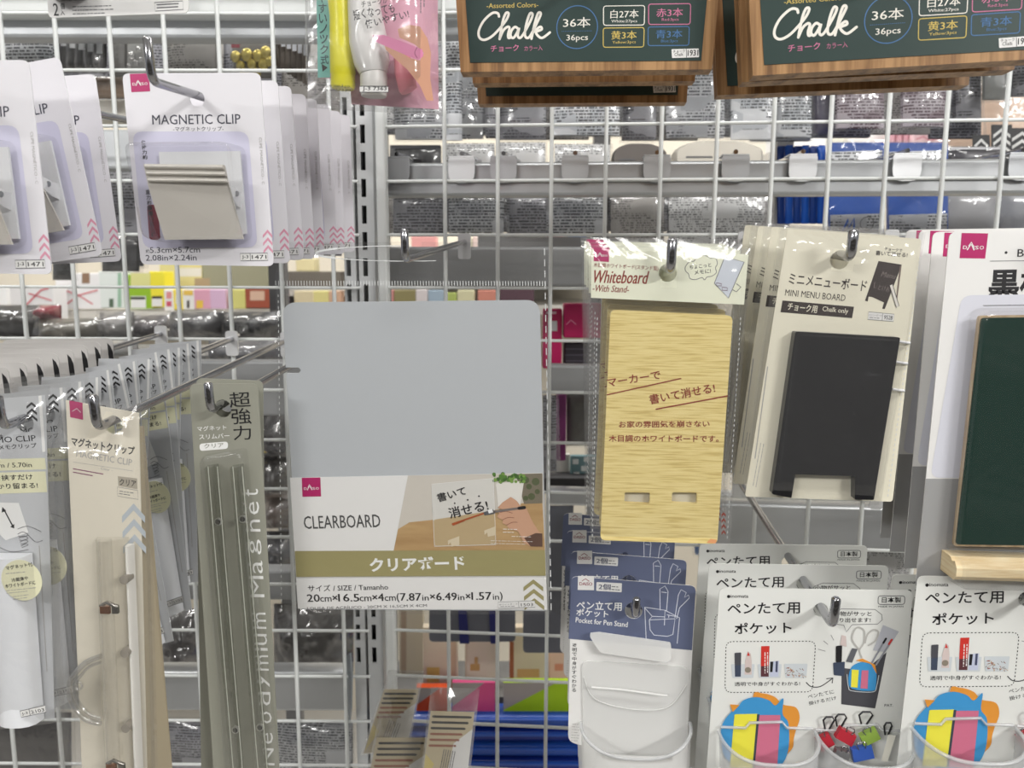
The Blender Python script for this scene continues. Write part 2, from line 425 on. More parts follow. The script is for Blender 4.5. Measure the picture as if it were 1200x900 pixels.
wire_panel('wire_grid_panel', 'white wire grid panel left of the slotted upright', -.4712, .1887, .7443, .0038, -3, 6, -6, 21, -.20, .325, [])
POSTM = mat('pale_grey_post_coat', (196, 198, 199), .4); DARK = mat('dark_slot', (22, 23, 25), .7)
def post(px0, px1, py, Y, slotx, label, zoff):
    a, b = P(px0, py, Y), P(px1, py, Y); w = b.x-a.x
    fr = Fr(0, 0, 0, .03, at=(a.x, Y, CZ)); t = thing('slotted_upright', fr, label, 'shelving post', 'slotted uprights')
    zs = [zoff-.025*k for k in range(-14, 27)]; sx = w*slotx
    g = G(); ya, yb = 0, .002
    g.box(0, sx-.0023, ya, yb, -CZ, .75, POSTM); g.box(sx+.0023, w, ya, yb, -CZ, .75, POSTM)
    edges = [-CZ]+[e for z in sorted(zs) for e in (z-.0085, z+.0085)]+[.75]
    for e0, e1 in zip(edges[::2], edges[1::2]): g.box(sx-.0023, sx+.0023, ya, yb, e0, e1, POSTM)
    g.box(0, .0015, .0021, .03, -CZ, .75, POSTM); g.box(w-.0015, w, .0021, .03, -CZ, .75, POSTM)
    g.ob('slotted_face', t)
    g = G(); g.box(.0016, w-.0016, .02, .021, -CZ+.001, .749, DARK); g.ob('inner_channel', t)
post(400.5, 414.5, 200, .754, .36, 'pale grey slotted steel upright, the narrower left one of the pair', .2585)
post(418.0, 437.5, 200, .754, .40, 'pale grey slotted steel upright, the wider right one of the pair', .2585)
# ---------------------------------------------------------------- rails of the fixture behind the grid
RAIL = mat('brushed_grey_rail', (182, 184, 186), .34, .65, bump=0); RAILL = mat('pale_grey_rail', (196, 199, 202), .4, .3); RAILD = mat('dark_grey_rail', (142, 143, 144), .45, .2)
def rail(pa, pb, py0, py1, Y, m, label, depth=.022, lip=True, yaw=WALL):
    """a hanging bar running across behind the grid between photo heights py0 and py1 (at pa)"""
    a, b = P(pa[0], py0, Y), P(pa[0], py1, Y); h = a.z-b.z
    d = P(pb[0], pb[1], Y); L = (d.x-a.x)/math.cos(yaw)
    fr = Fr(0, 0, 0, yaw, at=b); t = thing('hanging_rail', fr, label, 'rail', 'rails of the rear fixture')
    g = G(); g.bbox(0, L, 0, depth, 0, h, .003, m)
    g.ob('bar', t)
    if lip:
        g = G(); g.bbox(0, L, -.004, -.0002, h*.40, h*.50, .0012, m); g.ob('lip', t)
    return fr, L, h
railR = rail((451, 198), (1330, 183), 191, 230, .815, RAIL, 'long grey rail with chrome hook clips seen through the right grid panel')
rail((440, 20), (1330, 5), 18, 42, .86, RAILL, 'pale rail behind the chalk boxes, right of the chalk holder bag', yaw=.05, lip=False)
rail((440, 0), (1330, -15), -34, 14, .835, WIREWHITE, 'white shelf edge at the top, behind the chalk boxes', yaw=.05, lip=False)
rail((-60, 20), (397, 15), 19, 43, .82, RAILL, 'pale rail behind the top left prong', yaw=0, lip=False)
rail((-60, 0), (397, 0), -34, 15.5, .80, WIREWHITE, 'white shelf edge at the top left, behind the pale numbered card', yaw=0, lip=False)
rail((-60, 150), (397, 150), 151, 197, .80, RAILL, 'pale rail behind the hanging magnetic clip cards at mid height', yaw=0, lip=False)
rail((441, 290), (1330, 284), 289, 335, .815, RAILD, 'dark grey rail seen through the clear header of the big bag', lip=False)
rail((641, 430), (1200, 440), 428, 462, .86, RAILD, 'grey rail behind the tall bamboo boards', lip=False)
rail((641, 577), (1330, 572), 575, 592, .875, RAIL, 'thin grey rail beside the lower edge of the clear board', lip=False)
rail((840, 592), (1200, 588), 590, 640, .82, RAIL, 'grey rail under the black mini board', lip=False)
rail((-60, 424), (397, 424), 422, 486, .86, RAILD, 'dark grey back panel behind the olive magnet pack', lip=False, yaw=0)
rail((-60, 785), (411, 785), 786, 832, .83, RAIL, 'brushed grey rail low between the olive magnet pack and the upright', lip=False, yaw=0)
rail((-60, 660), (397, 660), 668, 702, .85, RAILD, 'dark grey rail behind the lower half of the olive pack', lip=False, yaw=0)
def clip(px, py, label, m=CHROME):
    o = railR[0]; x, z = o.l(px, py, -.0045)
    fr = Fr(0, 0, 0, WALL, at=o.M @ V((x, -.0045, z)))
    t = thing('rail_hook', fr, label, 'hook', 'chrome hook clips on the grey rail')
    g = G(); w = .0135; h = .021
    g.plate(rounded([(-w, .004), (-w, -h), (w, -h), (w, .004)], [.002, .010, .010, .002]), -.0018, -.0002, m)
    g.box(-w*.96, w*.96, -.0018, .020, .0042, .0056, m)
    g.ob('plate', t)
    g = G(); g.tube([(0, .0, .0080), (.004, .03, .0095), (.012, .15, .018)], .0024, CHROME, 8); g.ob('rod', t)
CL = mat('bright_chrome', (228, 229, 231), .38, .55); CL2_ = mat('clip_chrome', (190, 192, 195), .34, .6)
for k, (x, w) in enumerate(((465, 'first hook clip on the grey rail from the slotted upright'), (541, 'second hook clip on the grey rail from the slotted upright, with a bright face'), (590, 'third hook clip on the grey rail from the slotted upright, partly behind a wire'), (674, 'fourth hook clip on the grey rail from the slotted upright'), (770, 'fifth hook clip on the grey rail from the slotted upright'), (862, 'sixth hook clip on the grey rail from the slotted upright, beside the blue packs'), (941, 'seventh hook clip on the grey rail, before the dark blue pack edges'), (1063, 'eighth hook clip on the grey rail, before the blue packs'), (1199, 'ninth hook clip on the grey rail, cut by the picture edge'))):
    clip(x, 190-(x-465)*.006, w, CL if k in (1, 6, 7) else CL2_)
# ================================================================ hung goods
def hang(p, Y, hr=.0045, yaw=WALL, tilt=0, roll=0, dz=0.0):
    """frame whose origin is the middle of the hang hole, the hole's top edge lying on the rod"""
    q = rod_y(p, Y)-V((0, 0, hr-.0026-dz)); return Fr(0, 0, 0, yaw, tilt, roll, at=q)
def logo(g, quad, y, bg=MAGENTA, fg=WHITE, txt=True):
    """the square store mark: small capitals under a gabled A"""
    g.fl(quad, y, bg)
    tl, tr, br, bl = (V(q) for q in quad)
    f = lambda u, w: tuple((tl*(1-u)+tr*u)*(1-w)+(bl*(1-u)+br*u)*w)
    if not txt: return
    h = (bl-tl).length
    y2 = y-.00012
    for ch, u0, u1 in (('D', .10, .25), ('I', .50, .525), ('S', .56, .70), ('O', .74, .90)): g.tx(ch, f(u0, .64), f(u1, .64), h*.14, y2, fg, .02)
    g.ln([f(.27, .66), f(.40, .44), f(.53, .66)], h*.045, y2, fg); g.ln([f(.31, .52), f(.40, .36), f(.49, .52)], h*.04, y2, fg)
def codebox(g, quad, left, right, y, w=.7, m=GREYINK, bold=.01):
    g.fl(quad, y, CARDWHITE)
    tl, tr, br, bl = (V(q) for q in quad); f = lambda u, k: tuple((tl*(1-u)+tr*u)*(1-k)+(bl*(1-u)+br*u)*k)
    g.ln([f(0, 0), f(1, 0), f(1, 1), f(0, 1)], w, y-.0001, m, True)
    g.ln([f(.36 if len(left) < 5 else .56, 0), f(.36 if len(left) < 5 else .56, 1)], w, y-.0001, m)
    s = .36 if len(left) < 5 else .56; h = (bl-tl).length*.6
    if len(left) < 5: g.tx(left, f(.06, .80), f(s-.07, .80), h*.92, y-.0001, INK, bold*.4)
    else: g.tx(left, f(.03, .52), f(s-.03, .52), h*.5, y-.0001, GREYINK); g.mini(f(.06, .72), f(s-.06, .72), 1, 3, y-.0001, GREYINK, .7)
    g.tx(right, f(s+.06, .80), f(.95, .80), h*.92, y-.0001, INK, bold*.4)
# ---------------------------------------------------------------- magnetic clips
PINK = mat('dusty_pink_ink', (216, 150, 172), .5); LAV = mat('lavender_print', (203, 201, 222), .4); CLIPM = mat('warm_grey_painted_metal', (212, 207, 199), .34, .1, coat=.2); CLIPW = mat('pale_enamel_metal', (222, 223, 226), .3)
MAROON = mat('dark_red_print', (120, 30, 52), .5); NAVYGREY = mat('slate_ink', (62, 62, 76), .5)
_, HP = hook(178, 95, .411, 'chrome prong carrying the magnetic clip cards beside the chalk holder bag', up=.021)
fr = hang(HP, .46)
mc = thing('magnetic_clip_pack', fr, 'front magnetic clip card with its red logo in full view', 'clip pack', 'magnetic clip cards')
g = G(fr); q = g.q([(143, 86), (305, 85), (321, 312), (165, 310)])
g.plate(rounded(q, .004), 0, .0006, CARDLILAC, [circle(0, 0, .0045, 16)])
g.fl([(155, 154), (291, 154), (302, 290), (168, 291)], -.0001, LAV, .006)
logo(g, [(152, 86.5), (174, 86), (176, 107), (154, 108)], -.0001)
g.tx('MAGNETIC CLIP', (178.7, 146), (282, 145), 11, -.0001, NAVYGREY, .008)
g.tx('-マグネットクリップ-', (203, 154), (262, 153.5), 5.4, -.0001, NAVYGREY)
g.vt('保持力約', (168, 164), (170, 187), 5.5, -.0002, INK, .02)
g.fl([(172, 240), (185, 240), (188, 281), (175, 281)], -.0002, MAROON, .002)
g.vt('重力約110g保護', (172.5, 222), (180, 278), 5, -.0003, INK, .02)
g.tx('5.3cm×5.7cm', (176, 296.5), (234.5, 296), 7, -.0001, NAVYGREY, .004); g.tx('約', (171, 296.6), (175.5, 296.5), 4.5, -.0001, NAVYGREY)
g.tx('2.08in×2.24in', (171, 305.6), (230.5, 305.2), 7, -.0001, NAVYGREY, .004)
codebox(g, [(281.5, 297), (313.5, 296.5), (314, 305), (282, 305.6)], 'J-3', '1471', -.0001)
g.chev(313.5, 269, 11, 6.5, 3, 9, 3.6, -.0001, PINK, .4)
g.tx('CLIPE MAGNÉTICO - C', (303.5, 161), (307, 216), 4, -.0001, PALEINK)
g.ob('card', mc)
g = G(fr); g.dome(rounded(g.q([(165, 171), (287, 170), (296, 283), (187, 285)], -.001), .006), .0225, DOME, (.05, .10), -.0004); g.ob('blister', mc)
g = G(fr)
def slant(g, pts, th, m):
    """a bent sheet: photo points each with their own depth"""
    a = [(lambda l, y: (l[0], y, l[1]))(g.fr.l(x, y, o), o) for x, y, o in pts]; n = len(a)
    b = [(p[0], p[1]+th, p[2]) for p in a]
    g.add(a, [tuple(range(n))], m); g.add(b, [tuple(range(n))[::-1]], m)
    g.add(a+b, [(i, (i+1) % n, (i+1) % n+n, i+n) for i in range(n)], m)
slant(g, [(168, 192, -.0190), (263, 194, -.0190), (268, 217, -.0180), (285, 280, -.0100), (193, 281, -.0100), (173, 216, -.0180)], .0012, CLIPM)
for yy, r in ((195, .0014), (203, .0011), (211, .0011)):
    a, b = fr.l(170+(yy-195)*.22, yy, -.019), fr.l(263.5+(yy-195)*.25, yy+1, -.019); g.tube([(a[0]+.0005, -.0192, a[1]), (b[0]-.0005, -.0192, b[1])], r, CLIPM, 8)
jaw = g.ob('front_jaw', mc)
g = G(fr); slant(g, [(186, 178, -.004), (281, 177, -.004), (289, 274, -.004), (194, 277, -.004)], .0014, CLIPW)
g.ob('back_jaw', mc)
g = G(fr); slant(g, [(270, 216, -.017), (279, 224, -.0100), (283, 226, -.0042), (282, 244, -.0042), (277, 240, -.0100), (273, 232, -.0160)], .0010, CLIPW)
x, z = fr.l(277.5, 227, -.0125); g.flat(circle(x, z, .0016, 10), -.0128, STEEL); g.ob('hinge_ear', mc)
ordn = ('second', 'third', 'fourth', 'fifth', 'sixth', 'seventh', 'eighth', 'ninth', 'tenth', 'eleventh', 'twelfth', 'thirteenth', 'fourteenth', 'fifteenth')
for k, Y in enumerate((.487, .511, .536, .562, .588, .614, .640)):
    dupl(mc, ordn[k]+' magnetic clip card from the front on the prong beside the chalk holder bag', hang(HP, Y, yaw=WALL+(.0, .02, -.05, .03, -.06, -.12, -.16)[k], roll=(.0, -.012, .01, .012, .0, .03, .02)[k]).M, skip=() if k < 1 else ('hinge_ear',))
# the left-hand row of the same cards
_, HL = hook(-136, 81, .370, 'prong carrying the three magnetic clip cards at the left picture edge', up=.021, group=None)
for k, (Y, yaw, roll, dz) in enumerate(((.416, WALL, .0, 0), (.447, .14, -.13, .002), (.475, .10, -.05, .001))):
    dupl(mc, ('magnetic clip card in front, cut by the left picture edge', 'tilted magnetic clip card right behind the one cut by the left edge', 'rearmost magnetic clip card of the three at the left edge')[k], hang(HL, Y, yaw=yaw, roll=roll, dz=dz).M)
# ---------------------------------------------------------------- card above the rail at the top left
p = P(150, -60, .47); fr = Fr(0, 0, 0, WALL, at=p)
t = thing('hanging_card_pack', fr, 'pale card reaching down into the top left corner, numbered with a large 2', 'card pack')
g = G(fr); g.plate(rounded(g.q([(50, -70), (219, -74), (221, 15), (57, 21)]), .003), 0, .0006, CARDWHITE, [circle(0, 0, .0045, 16)])
g.tx('2', (63, 18.5), (69, 18.3), 14, -.0001, INK, .01); g.tx('個', (71, 11), (76, 10.8), 7, -.0001, INK, .01); g.tx('入', (71, 18), (76, 17.8), 6, -.0001, INK, .01)
g.mini((85, 8), (134, 6.5), 3, 4.2, -.0001, GREYINK, 1)
g.ln([(181, 3), (214, 1), (215, 11), (182, 13)], .8, -.0001, GREYINK, True); g.mini((184, 5.5), (212, 4), 2, 3.6, -.0001, GREYINK, 1.4)
g.ob('card', t)
g = G(fr); g.loft([rounded(g.q([(60, -50), (104, -52), (104, 0), (62, 1)], -.001), .004)]*2, [-.0004, -.012], mat('dove_grey_plastic', (120, 118, 116), .4)); g.ob('pouch', t)
g = G(fr); g.dome(rounded(g.q([(56, -56), (214, -58), (213, -1), (60, 3)], -.001), .006), .016, DOME, (.05, .1), -.0002); g.ob('blister', t)
hook(118, -72, .44, 'prong above the pale numbered card at the top left', end=(140, -60))
# ---------------------------------------------------------------- chalk holder bag
p = P(446, -70, .475)
fr = Fr(0, 0, 0, WALL, at=p)
t = thing('chalk_holder_pack', fr, 'clear bag with a yellow chalk holder, white tube and pink printed card, at the top', 'chalk holder pack')
TEAL = mat('teal_print', (124, 196, 190), .45); PINKC = mat('pink_printed_card', (232, 176, 196), .45); YEL = mat('bright_yellow_plastic', (240, 232, 36), .32); SKIN = mat('printed_skin', (204, 150, 122), .5); SKIND = mat('printed_skin_deep', (172, 112, 90), .5)
g = G(fr); g.plate(g.q([(371, -92), (512, -92), (514, 128), (412, 122), (410, 93), (374, 91)]), 0, .0005, PINKC, [circle(0, 0, .004, 14)])
g.fl([(370, -60), (385.5, -60), (387, 91), (372.5, 91)], -.0001, TEAL)
g.vt('しやすいノック式', (376.5, -20), (380.5, 76), 9.5, -.0002, mat('dark_teal_ink', (34, 70, 84), .5), .012)
g.fl([(377, 75), (384, 79), (378, 84)], -.0002, INK)
g.ob('printed_card', t)
def stick(g, pts, m, y0, n=16):
    """turned plastic stick seen from the side: photo points (x, y, half width px)"""
    c = [(fr.l(x, y, y0), w*fr.k) for x, y, w in pts]
    g.tube([(q[0], y0, q[1]) for q, w in c], [w for q, w in c], m, n)
g = G(fr); stick(g, [(398, -62, 15), (398, -10, 15), (400, 20, 13.5), (401, 50, 14.5), (402, 86, 15), (402, 88, 14), (402, 100, 14.5), (402, 104, 13)], YEL, -.0090); g.ob('yellow_holder', t)
g = G(fr); TUBEW = mat('ivory_tube_plastic', (236, 234, 232), .35); stick(g, [(424, -60, 15), (427, 10, 19), (432, 50, 22.5), (436, 74, 21), (437.5, 86, 16)], TUBEW, -.0128)
ht = g.ob('white_tube', t)
g = G(fr); stick(g, [(437.5, 86.5, 15.5), (438, 90, 16), (438, 110, 15.5), (438, 113, 14.5)], mat('white_cap_plastic', (224, 222, 218), .35), -.0128)
g.fl([(421.5, 101), (455, 101), (455, 108), (421.5, 108)], -.0226, CARDWHITE); g.ln([(421.5, 101), (455, 101), (455, 108), (421.5, 108)], .8, -.0227, INK, True); g.tx('J-3 7363', (425, 107), (453, 107), 5, -.0227, INK, .012)
g.ob('cap', ht)
g = G(fr); stick(g, [(470, 60, 9), (474, 84, 12), (478, 104, 11), (479, 106, 10)], mat('pink_holder_plastic', (234, 138, 152), .4), -.0080); g.ob('pink_holder', t)
g = G(fr); g.sheet(g.q([(362, -104), (517, -104), (519, 136), (360, 126)]), -.0285, FILM2, 30, (0, 0, .006), .14, .0022, 2.0, .0012, 24)
g.ob('bag', t)
g = G(fr)
g.tx('チョークが', (424, 9), (455, 3), 7, -.02583, INK, .01); g.tx('短くなっても', (415, 24), (463, 14.5), 11, -.02583, INK, .012); g.tx('使いやすい!', (429, 34), (480, 21), 9.5, -.02583, INK, .012)
g.fl([(487, -5), (483, -40), (470, -50), (472, 0)], -.02581, mat('rose_print', (226, 112, 140), .5)); g.mini((493, -40), (493, 20), 2, -4, -.02582, GREYINK, 1.2)
# the printed hand holding a pink stick of chalk
g.fl([(466, 34), (480, 29), (492, 31), (501, 45), (505, 62), (504, 90), (508, 118), (500, 118), (492, 100), (478, 82), (462, 68), (452, 58), (450, 52), (462, 56), (480, 68), (492, 71), (497, 62), (486, 52), (468, 44)], -.02582, SKIN)
g.fl([(497, 66), (505, 62), (504, 90), (508, 118), (500, 118), (492, 100), (480, 84), (490, 76)], -.02025, SKIND)
g.fl([(437, 41), (450, 41), (478, 51), (495, 58), (496, 66), (490, 70), (472, 63), (438, 48)], -.02583, mat('pink_chalk_print', (216, 128, 168), .5)); g.ln([(489, 55), (486, 62), (489, 68)], 1, -.02584, mat('plum_line', (150, 60, 100), .5), smooth=True)
g.tx('Chalk holder 3 pcs', (373, 102), (410, 103), 3.5, -.02582, INK); g.tx('Caixa holder 3 pcs', (373, 107), (411, 108), 3.5, -.02582, INK)
g.ob('front_print', t)
hook(447, -78, .45, 'prong holding the clear chalk holder bag above the picture', end=(475, -60))
# ---------------------------------------------------------------- chalk boxes
WOODP = grain('wood_print_board', (112, 80, 50), (176, 136, 92), 130, 9, .45, (148, 110, 70)); BOARDG = mat('chalkboard_green_print', (38, 58, 54), .42)
CHALKW = mat('chalk_white_ink', (236, 232, 222), .6); CBLUE = mat('chalk_blue_ink', (70, 112, 160), .6); CPINK = mat('chalk_pink_ink', (200, 116, 150), .6); CYEL = mat('chalk_yellow_ink', (206, 182, 96), .6)
_, HC = hook(686, -48, .46, 'prong above the left stack of chalk boxes')
fr = hang(HC, .50)
cb = thing('chalk_box', fr, 'front chalk box of the left stack, its whole lower half facing the aisle', 'chalk box', 'chalk boxes')
g = G(fr); q = g.q([(530, -70), (848, -76), (834.5, 81.2), (539.7, 84.4)])
ct = lambda p, k: p
g.plate(q, 0, .013, WOODP, [circle(0, 0, .0045, 16)]); g.ob('wood_printed_box', cb)
g = G(fr); Y1, Y2 = -.0003, -.0004
g.plate(g.q([(543, -36), (832, -40), (821.6, 71), (551, 73.5)]), Y1, -.00005, BOARDG, [circle(0, 0, .0046, 16)])
def X(x, y): return (530+x/3.103, y/3.103)
g.tx('-Assorted Colors-', X(125, 30), X(313, 26), 5.5, Y2, CYEL, .01)
for s_ in ([(170, 60), (165, 48), (145, 48), (115, 75), (97, 110), (98, 135), (115, 145), (140, 135), (165, 112), (195, 75), (205, 50), (195, 48), (183, 80), (172, 142)],
           [(172, 142), (185, 112), (200, 98), (208, 102), (203, 125), (205, 138), (215, 135)],
           [(240, 105), (228, 98), (215, 112), (212, 130), (222, 138), (235, 120), (243, 102), (238, 128), (245, 138), (258, 125), (285, 75), (292, 52), (282, 50), (270, 85), (264, 125), (272, 138), (285, 128), (312, 75), (322, 50), (312, 48), (300, 85), (288, 141)],
           [(289, 122), (318, 98), (325, 107), (304, 118), (325, 138), (355, 118)]):
    g.ln([X(*a) for a in s_], 2.9, Y2, CHALKW, smooth=True)
x, z = fr.l(*X(454, 99), Y2); g.ribbon(circle(x, z, 24*fr.k, 40), 1.1*fr.k, Y2, CBLUE, True)
g.tx('36本', X(403, 101), X(502, 99), 11.5, Y2, CHALKW, .012); g.dash([X(398, 114), X(510, 112)], .7, Y2, CBLUE, 1, 1, False); g.tx('36pcs', X(415, 154), X(493, 152), 8.5, Y2, CHALKW, .012)
for col, bx, big, bq, sm, sq in ((CHALKW, (550, 22, 700, 92), '白27本', (575, 67, 677, 65), 'White:27pcs', (578, 85, 672, 84)), (CPINK, (714, 15, 867, 89), '赤3本', (742, 62, 838, 60), 'Red:3pcs', (762, 79, 823, 78)),
                                (CYEL, (549, 102, 698, 172), '黄3本', (578, 144, 670, 142), 'Yellow:3pcs', (582, 162, 667, 160)), (CBLUE, (712, 98, 862, 166), '青3本', (740, 140, 836, 138), 'Blue:3pcs', (759, 157, 820, 156))):
    p4 = rounded([X(bx[0], bx[1]), X(bx[2], bx[1]-2), X(bx[2]-2, bx[3]-1), X(bx[0], bx[3])], 3, 3); g.ln(p4, 1, Y2, col, True)
    g.tx(big, X(*bq[:2]), X(*bq[2:]), 9.5, Y2, col, .012); g.tx(sm, X(*sq[:2]), X(*sq[2:]), 4, Y2, col, .006)
g.tx('チョーク', X(140, 189), X(242, 185), 7.5, Y2, CPINK, .012); g.tx('カラー入', X(262, 186), X(328, 183), 6, Y2, CPINK)
g.fl([X(797, 179), X(896, 176), X(898, 208), X(799, 211)], Y2, CARDWHITE, .0005); g.tx('1931', X(856, 203), X(894, 202), 6.5, Y2-.0001, INK, .02); g.tx('チョーク', X(803, 193), X(846, 191), 3.5, Y2-.0001, INK); g.tx('Chalk', X(808, 204), X(840, 203), 3.5, Y2-.0001, INK); g.ln([X(851, 178), X(852, 209)], .6, Y2-.0001, INK)
g.ob('label_print', cb)
dupl(cb, 'middle chalk box of the left stack, a strip of its face below the front box', hang(HC, .565, dz=.0035, roll=.0).M)
dupl(cb, 'rearmost chalk box of the left stack, its edge lowest', hang(HC, .600, roll=.0, dz=-.006).M)
_, HC2 = hook(1082, -64, .42, 'prong above the right stack of chalk boxes')
for k, (Y, yaw, roll, dz, dx) in enumerate(((.452, .13, -.035, -.001, 0), (.480, .10, -.030, -.001, 0), (.515, .09, -.028, -.004, -.008))):
    f2 = hang(HC2, Y, yaw=yaw, roll=roll, dz=dz); M = f2.M.copy(); M.translation.x += dx
    dupl(cb, ('front chalk box of the right stack, tilted and cut by the right picture edge', 'second chalk box of the right stack, its left edge showing behind the front one', 'rearmost chalk box of the right stack, standing out furthest to the left')[k], M)
# ---------------------------------------------------------------- clear board in its bag
OLIVE = mat('olive_print', (158, 150, 104), .42); TABLEP = grain('printed_table_top', (170, 136, 92), (190, 158, 112), 14, 90, .45); WALLP = mat('printed_wall', (206, 200, 190), .45)
BOARDC = mat('frosted_acrylic', (188, 192, 196), .32, bump=.03, bscale=30)
_, HB = hook(475, 304, .462, 'chrome prong through the header of the large clear board bag', up=.018)
fr = hang(HB, .487)
t = thing('clear_board_pack', fr, 'large clear bag with a frosted grey writing board and an olive and white card insert', 'board pack')
g = G(fr); q = g.q([(331, 354.5), (632.5, 351.5), (641, 716), (350, 714)], .0009)
L = rounded(q, [.009, .009, .002, .002], 6)
nt = g.q([(329, 429.5), (348, 430), (352, 432), (352.5, 434.5), (350, 437), (330, 437)], .0009)
# the left edge carries a slot for the stand: cut it into the outline
q0 = [p for p in L]; a, b = q0[-1], q0[0]
left_top = L[0]; outl = L+[fr.l(335.4, 437.5, .0009), fr.l(350, 437.3, .0009), fr.l(352.8, 434, .0009), fr.l(350, 430.6, .0009), fr.l(334.8, 430.6, .0009)]
g.plate(outl, .0009, .0029, BOARDC)
g.ob('writing_board', t)
g = G(fr); y1, y2, y3 = -.0001, -.0002, -.0003
K = lambda x, y: (310+x/2.2486, 330+y/2.2486)
C8 = lambda x, y: (480+x/5.145, 545+y/5.143)
g.plate(g.q([K(67, 517), K(733, 504.5), K(745, 865), K(88, 862)]), 0, .0004, CARDWHITE)
g.fl([K(378, 511), K(733, 504.5), K(739, 708), K(340, 710)], y1, WALLP)
g.fl([K(352, 652), C8(0, 345), C8(140, 330), C8(520, 270), C8(680, 230), C8(800, 225), K(739, 708), K(340, 710)], y2, TABLEP)
g.fl([C8(640, 55), C8(800, 50), C8(801, 230), C8(690, 235)], y2-.00003, mat('printed_shade_plants', (120, 112, 96), .5))
for (x, y, r) in ((700, 90, 22), (720, 130, 18), (760, 100, 24), (735, 190, 22), (700, 200, 16), (770, 160, 16)): g.ds(C8(x, y), r/5.14, y2-.00006-r*1e-7, mat('printed_foliage_dark', (84, 92, 62), .5))
g.fl([C8(520, 110), C8(690, 95), C8(665, 260), C8(535, 262)], y3, mat('printed_white_pot', (226, 223, 216), .5), .001)
rr = random.Random(3)
for k in range(46):
    x, y = rr.uniform(505, 695), rr.uniform(52, 104); g.ds(C8(x, y), rr.uniform(7, 14)/5.14, y3-.0001-k*1e-6, mat(('printed_leaf_a', 'printed_leaf_b', 'printed_leaf_c')[k % 3], ((86, 128, 52), (120, 156, 72), (62, 98, 40))[k % 3], .5), n=7)
pb = [C8(133, 115), C8(505, 80), C8(520, 480), C8(150, 490)]
g.fl(pb, y3-.00002, mat('printed_board_film', (214, 212, 206), .5), .002)
g.fl([C8(141, 330), C8(514, 272), C8(519, 478), C8(150, 488)], y3-.00005, mat('printed_board_over_table', (186, 164, 126), .5), .002)
g.ln(pb, .6, y3-.00012, WHITE, True)
g.tx('書いて', C8(175, 225), C8(345, 178), 11, -.0006, INK, .012); g.tx('消せる!', C8(245, 325), C8(480, 272), 14, -.0006, INK, .012)
for x, y in ((272, 230), (350, 210), (418, 187)): g.ds(C8(x, y), 1, -.0006, INK)
g.ln([C8(258, 355), C8(450, 290)], 2, -.0006, mat('brown_marker_line', (170, 84, 44), .5)); g.ln([C8(262, 362), C8(330, 335)], 1.4, -.0006, mat('brown_marker_line', (0, 0, 0)))
for x, y in ((230, 470), (450, 410)): g.fl([C8(x, y-15), C8(x+70, y-42), C8(x+70, y+12), C8(x+22, y+22), C8(x+18, y-4), C8(x+2, y+12)], -.0005, mat('printed_clear_foot', (214, 200, 172), .5))
hand = [(530, 258), (560, 225), (610, 192), (645, 215), (668, 245), (705, 262), (735, 330), (778, 400), (800, 412), (801, 492), (730, 490), (690, 470), (655, 400), (600, 385), (585, 362), (560, 350), (562, 330), (540, 322), (527, 310), (540, 292), (532, 280), (560, 266)]
g.fl([C8(*a) for a in hand], -.0006, mat('printed_hand', (202, 158, 130), .5)); g.fl([C8(690, 440), C8(760, 410), C8(800, 412), C8(801, 492), C8(730, 490)], -.00065, mat('printed_cuff', (96, 70, 58), .5))
for a, b in (((545, 285), (620, 290)), ((560, 330), (630, 318)), ((586, 362), (650, 345))): g.ln([C8(*a), C8((a[0]+b[0])/2, (a[1]+b[1])/2-8), C8(*b)], .8, -.00068, mat('printed_hand_line', (150, 102, 80), .5), smooth=True)
g.ln([C8(500, 282), C8(690, 256)], 3, -.0007, mat('printed_marker_grey', (120, 112, 108), .5)); g.ln([C8(660, 260), C8(692, 256)], 4, -.00075, INK); g.fl([C8(444, 285), C8(500, 265), C8(515, 282), C8(512, 294), C8(452, 303)], -.0007, mat('printed_marker_cap', (90, 92, 96), .5)); g.fl([C8(470, 272), C8(498, 264), C8(503, 285), C8(478, 292)], -.00075, WHITE)
g.mini(C8(563, 386), C8(660, 388), 2, 3.6, -.0008, WHITE, .7); g.mini(C8(615, 430), C8(760, 434), 1, 3.6, -.0008, WHITE, .6); g.mini(C8(490, 456), C8(760, 462), 2, 3.2, -.0008, WHITE, .5)
g.fl([K(80, 710), K(739, 707.5), K(741, 775), K(84, 778)], -.0008, OLIVE)
logo(g, [K(98, 517), K(147, 516), K(149, 566), K(100, 567)], y2)
g.tx('CLEARBOARD', K(105, 652), K(306, 647), 16.5, y2, mat('dark_grey_ink', (74, 74, 74), .5), .004)
g.tx('クリアボード', K(278, 765), K(530, 759), 18, -.0009, WHITE, .034)
g.tx('サイズ / SIZE / Tamanho', K(115, 817), K(326, 812), 8.5, y2, INK, .006)
xs = [('20', 113, 146, 10, .022), ('cm', 147, 177, 6, .012), ('×', 179, 193, 6, .015), ('16.5', 195, 250, 10, .022), ('cm', 251, 282, 6, .012), ('×', 284, 298, 6, .015), ('4', 300, 315, 10, .022), ('cm', 317, 346, 6, .012), ('(', 349, 356, 12, .015), ('7.87', 358, 413, 10, .022), ('in', 416, 433, 7, .012), ('×', 436, 450, 6, .015), ('6.49', 453, 507, 10, .022), ('in', 510, 527, 7, .012), ('×', 530, 543, 6, .015), ('1.57', 546, 598, 10, .022), ('in', 602, 618, 7, .012), (')', 621, 628, 12, .015)]
for s_, a, b, h, bo in xs:
    yb = 844-(a-113)*.012+(4 if s_ in '()' else 0)-(4 if s_ == '×' else 0); g.tx(s_, K(a, yb), K(b, yb-.2), h, y2, INK, bo)
g.tx('LOUSA DE ACRÍLICO - 20CM X 16,5CM X 4CM', K(113, 866), K(428, 858), 5, y2, GREYINK, .01)
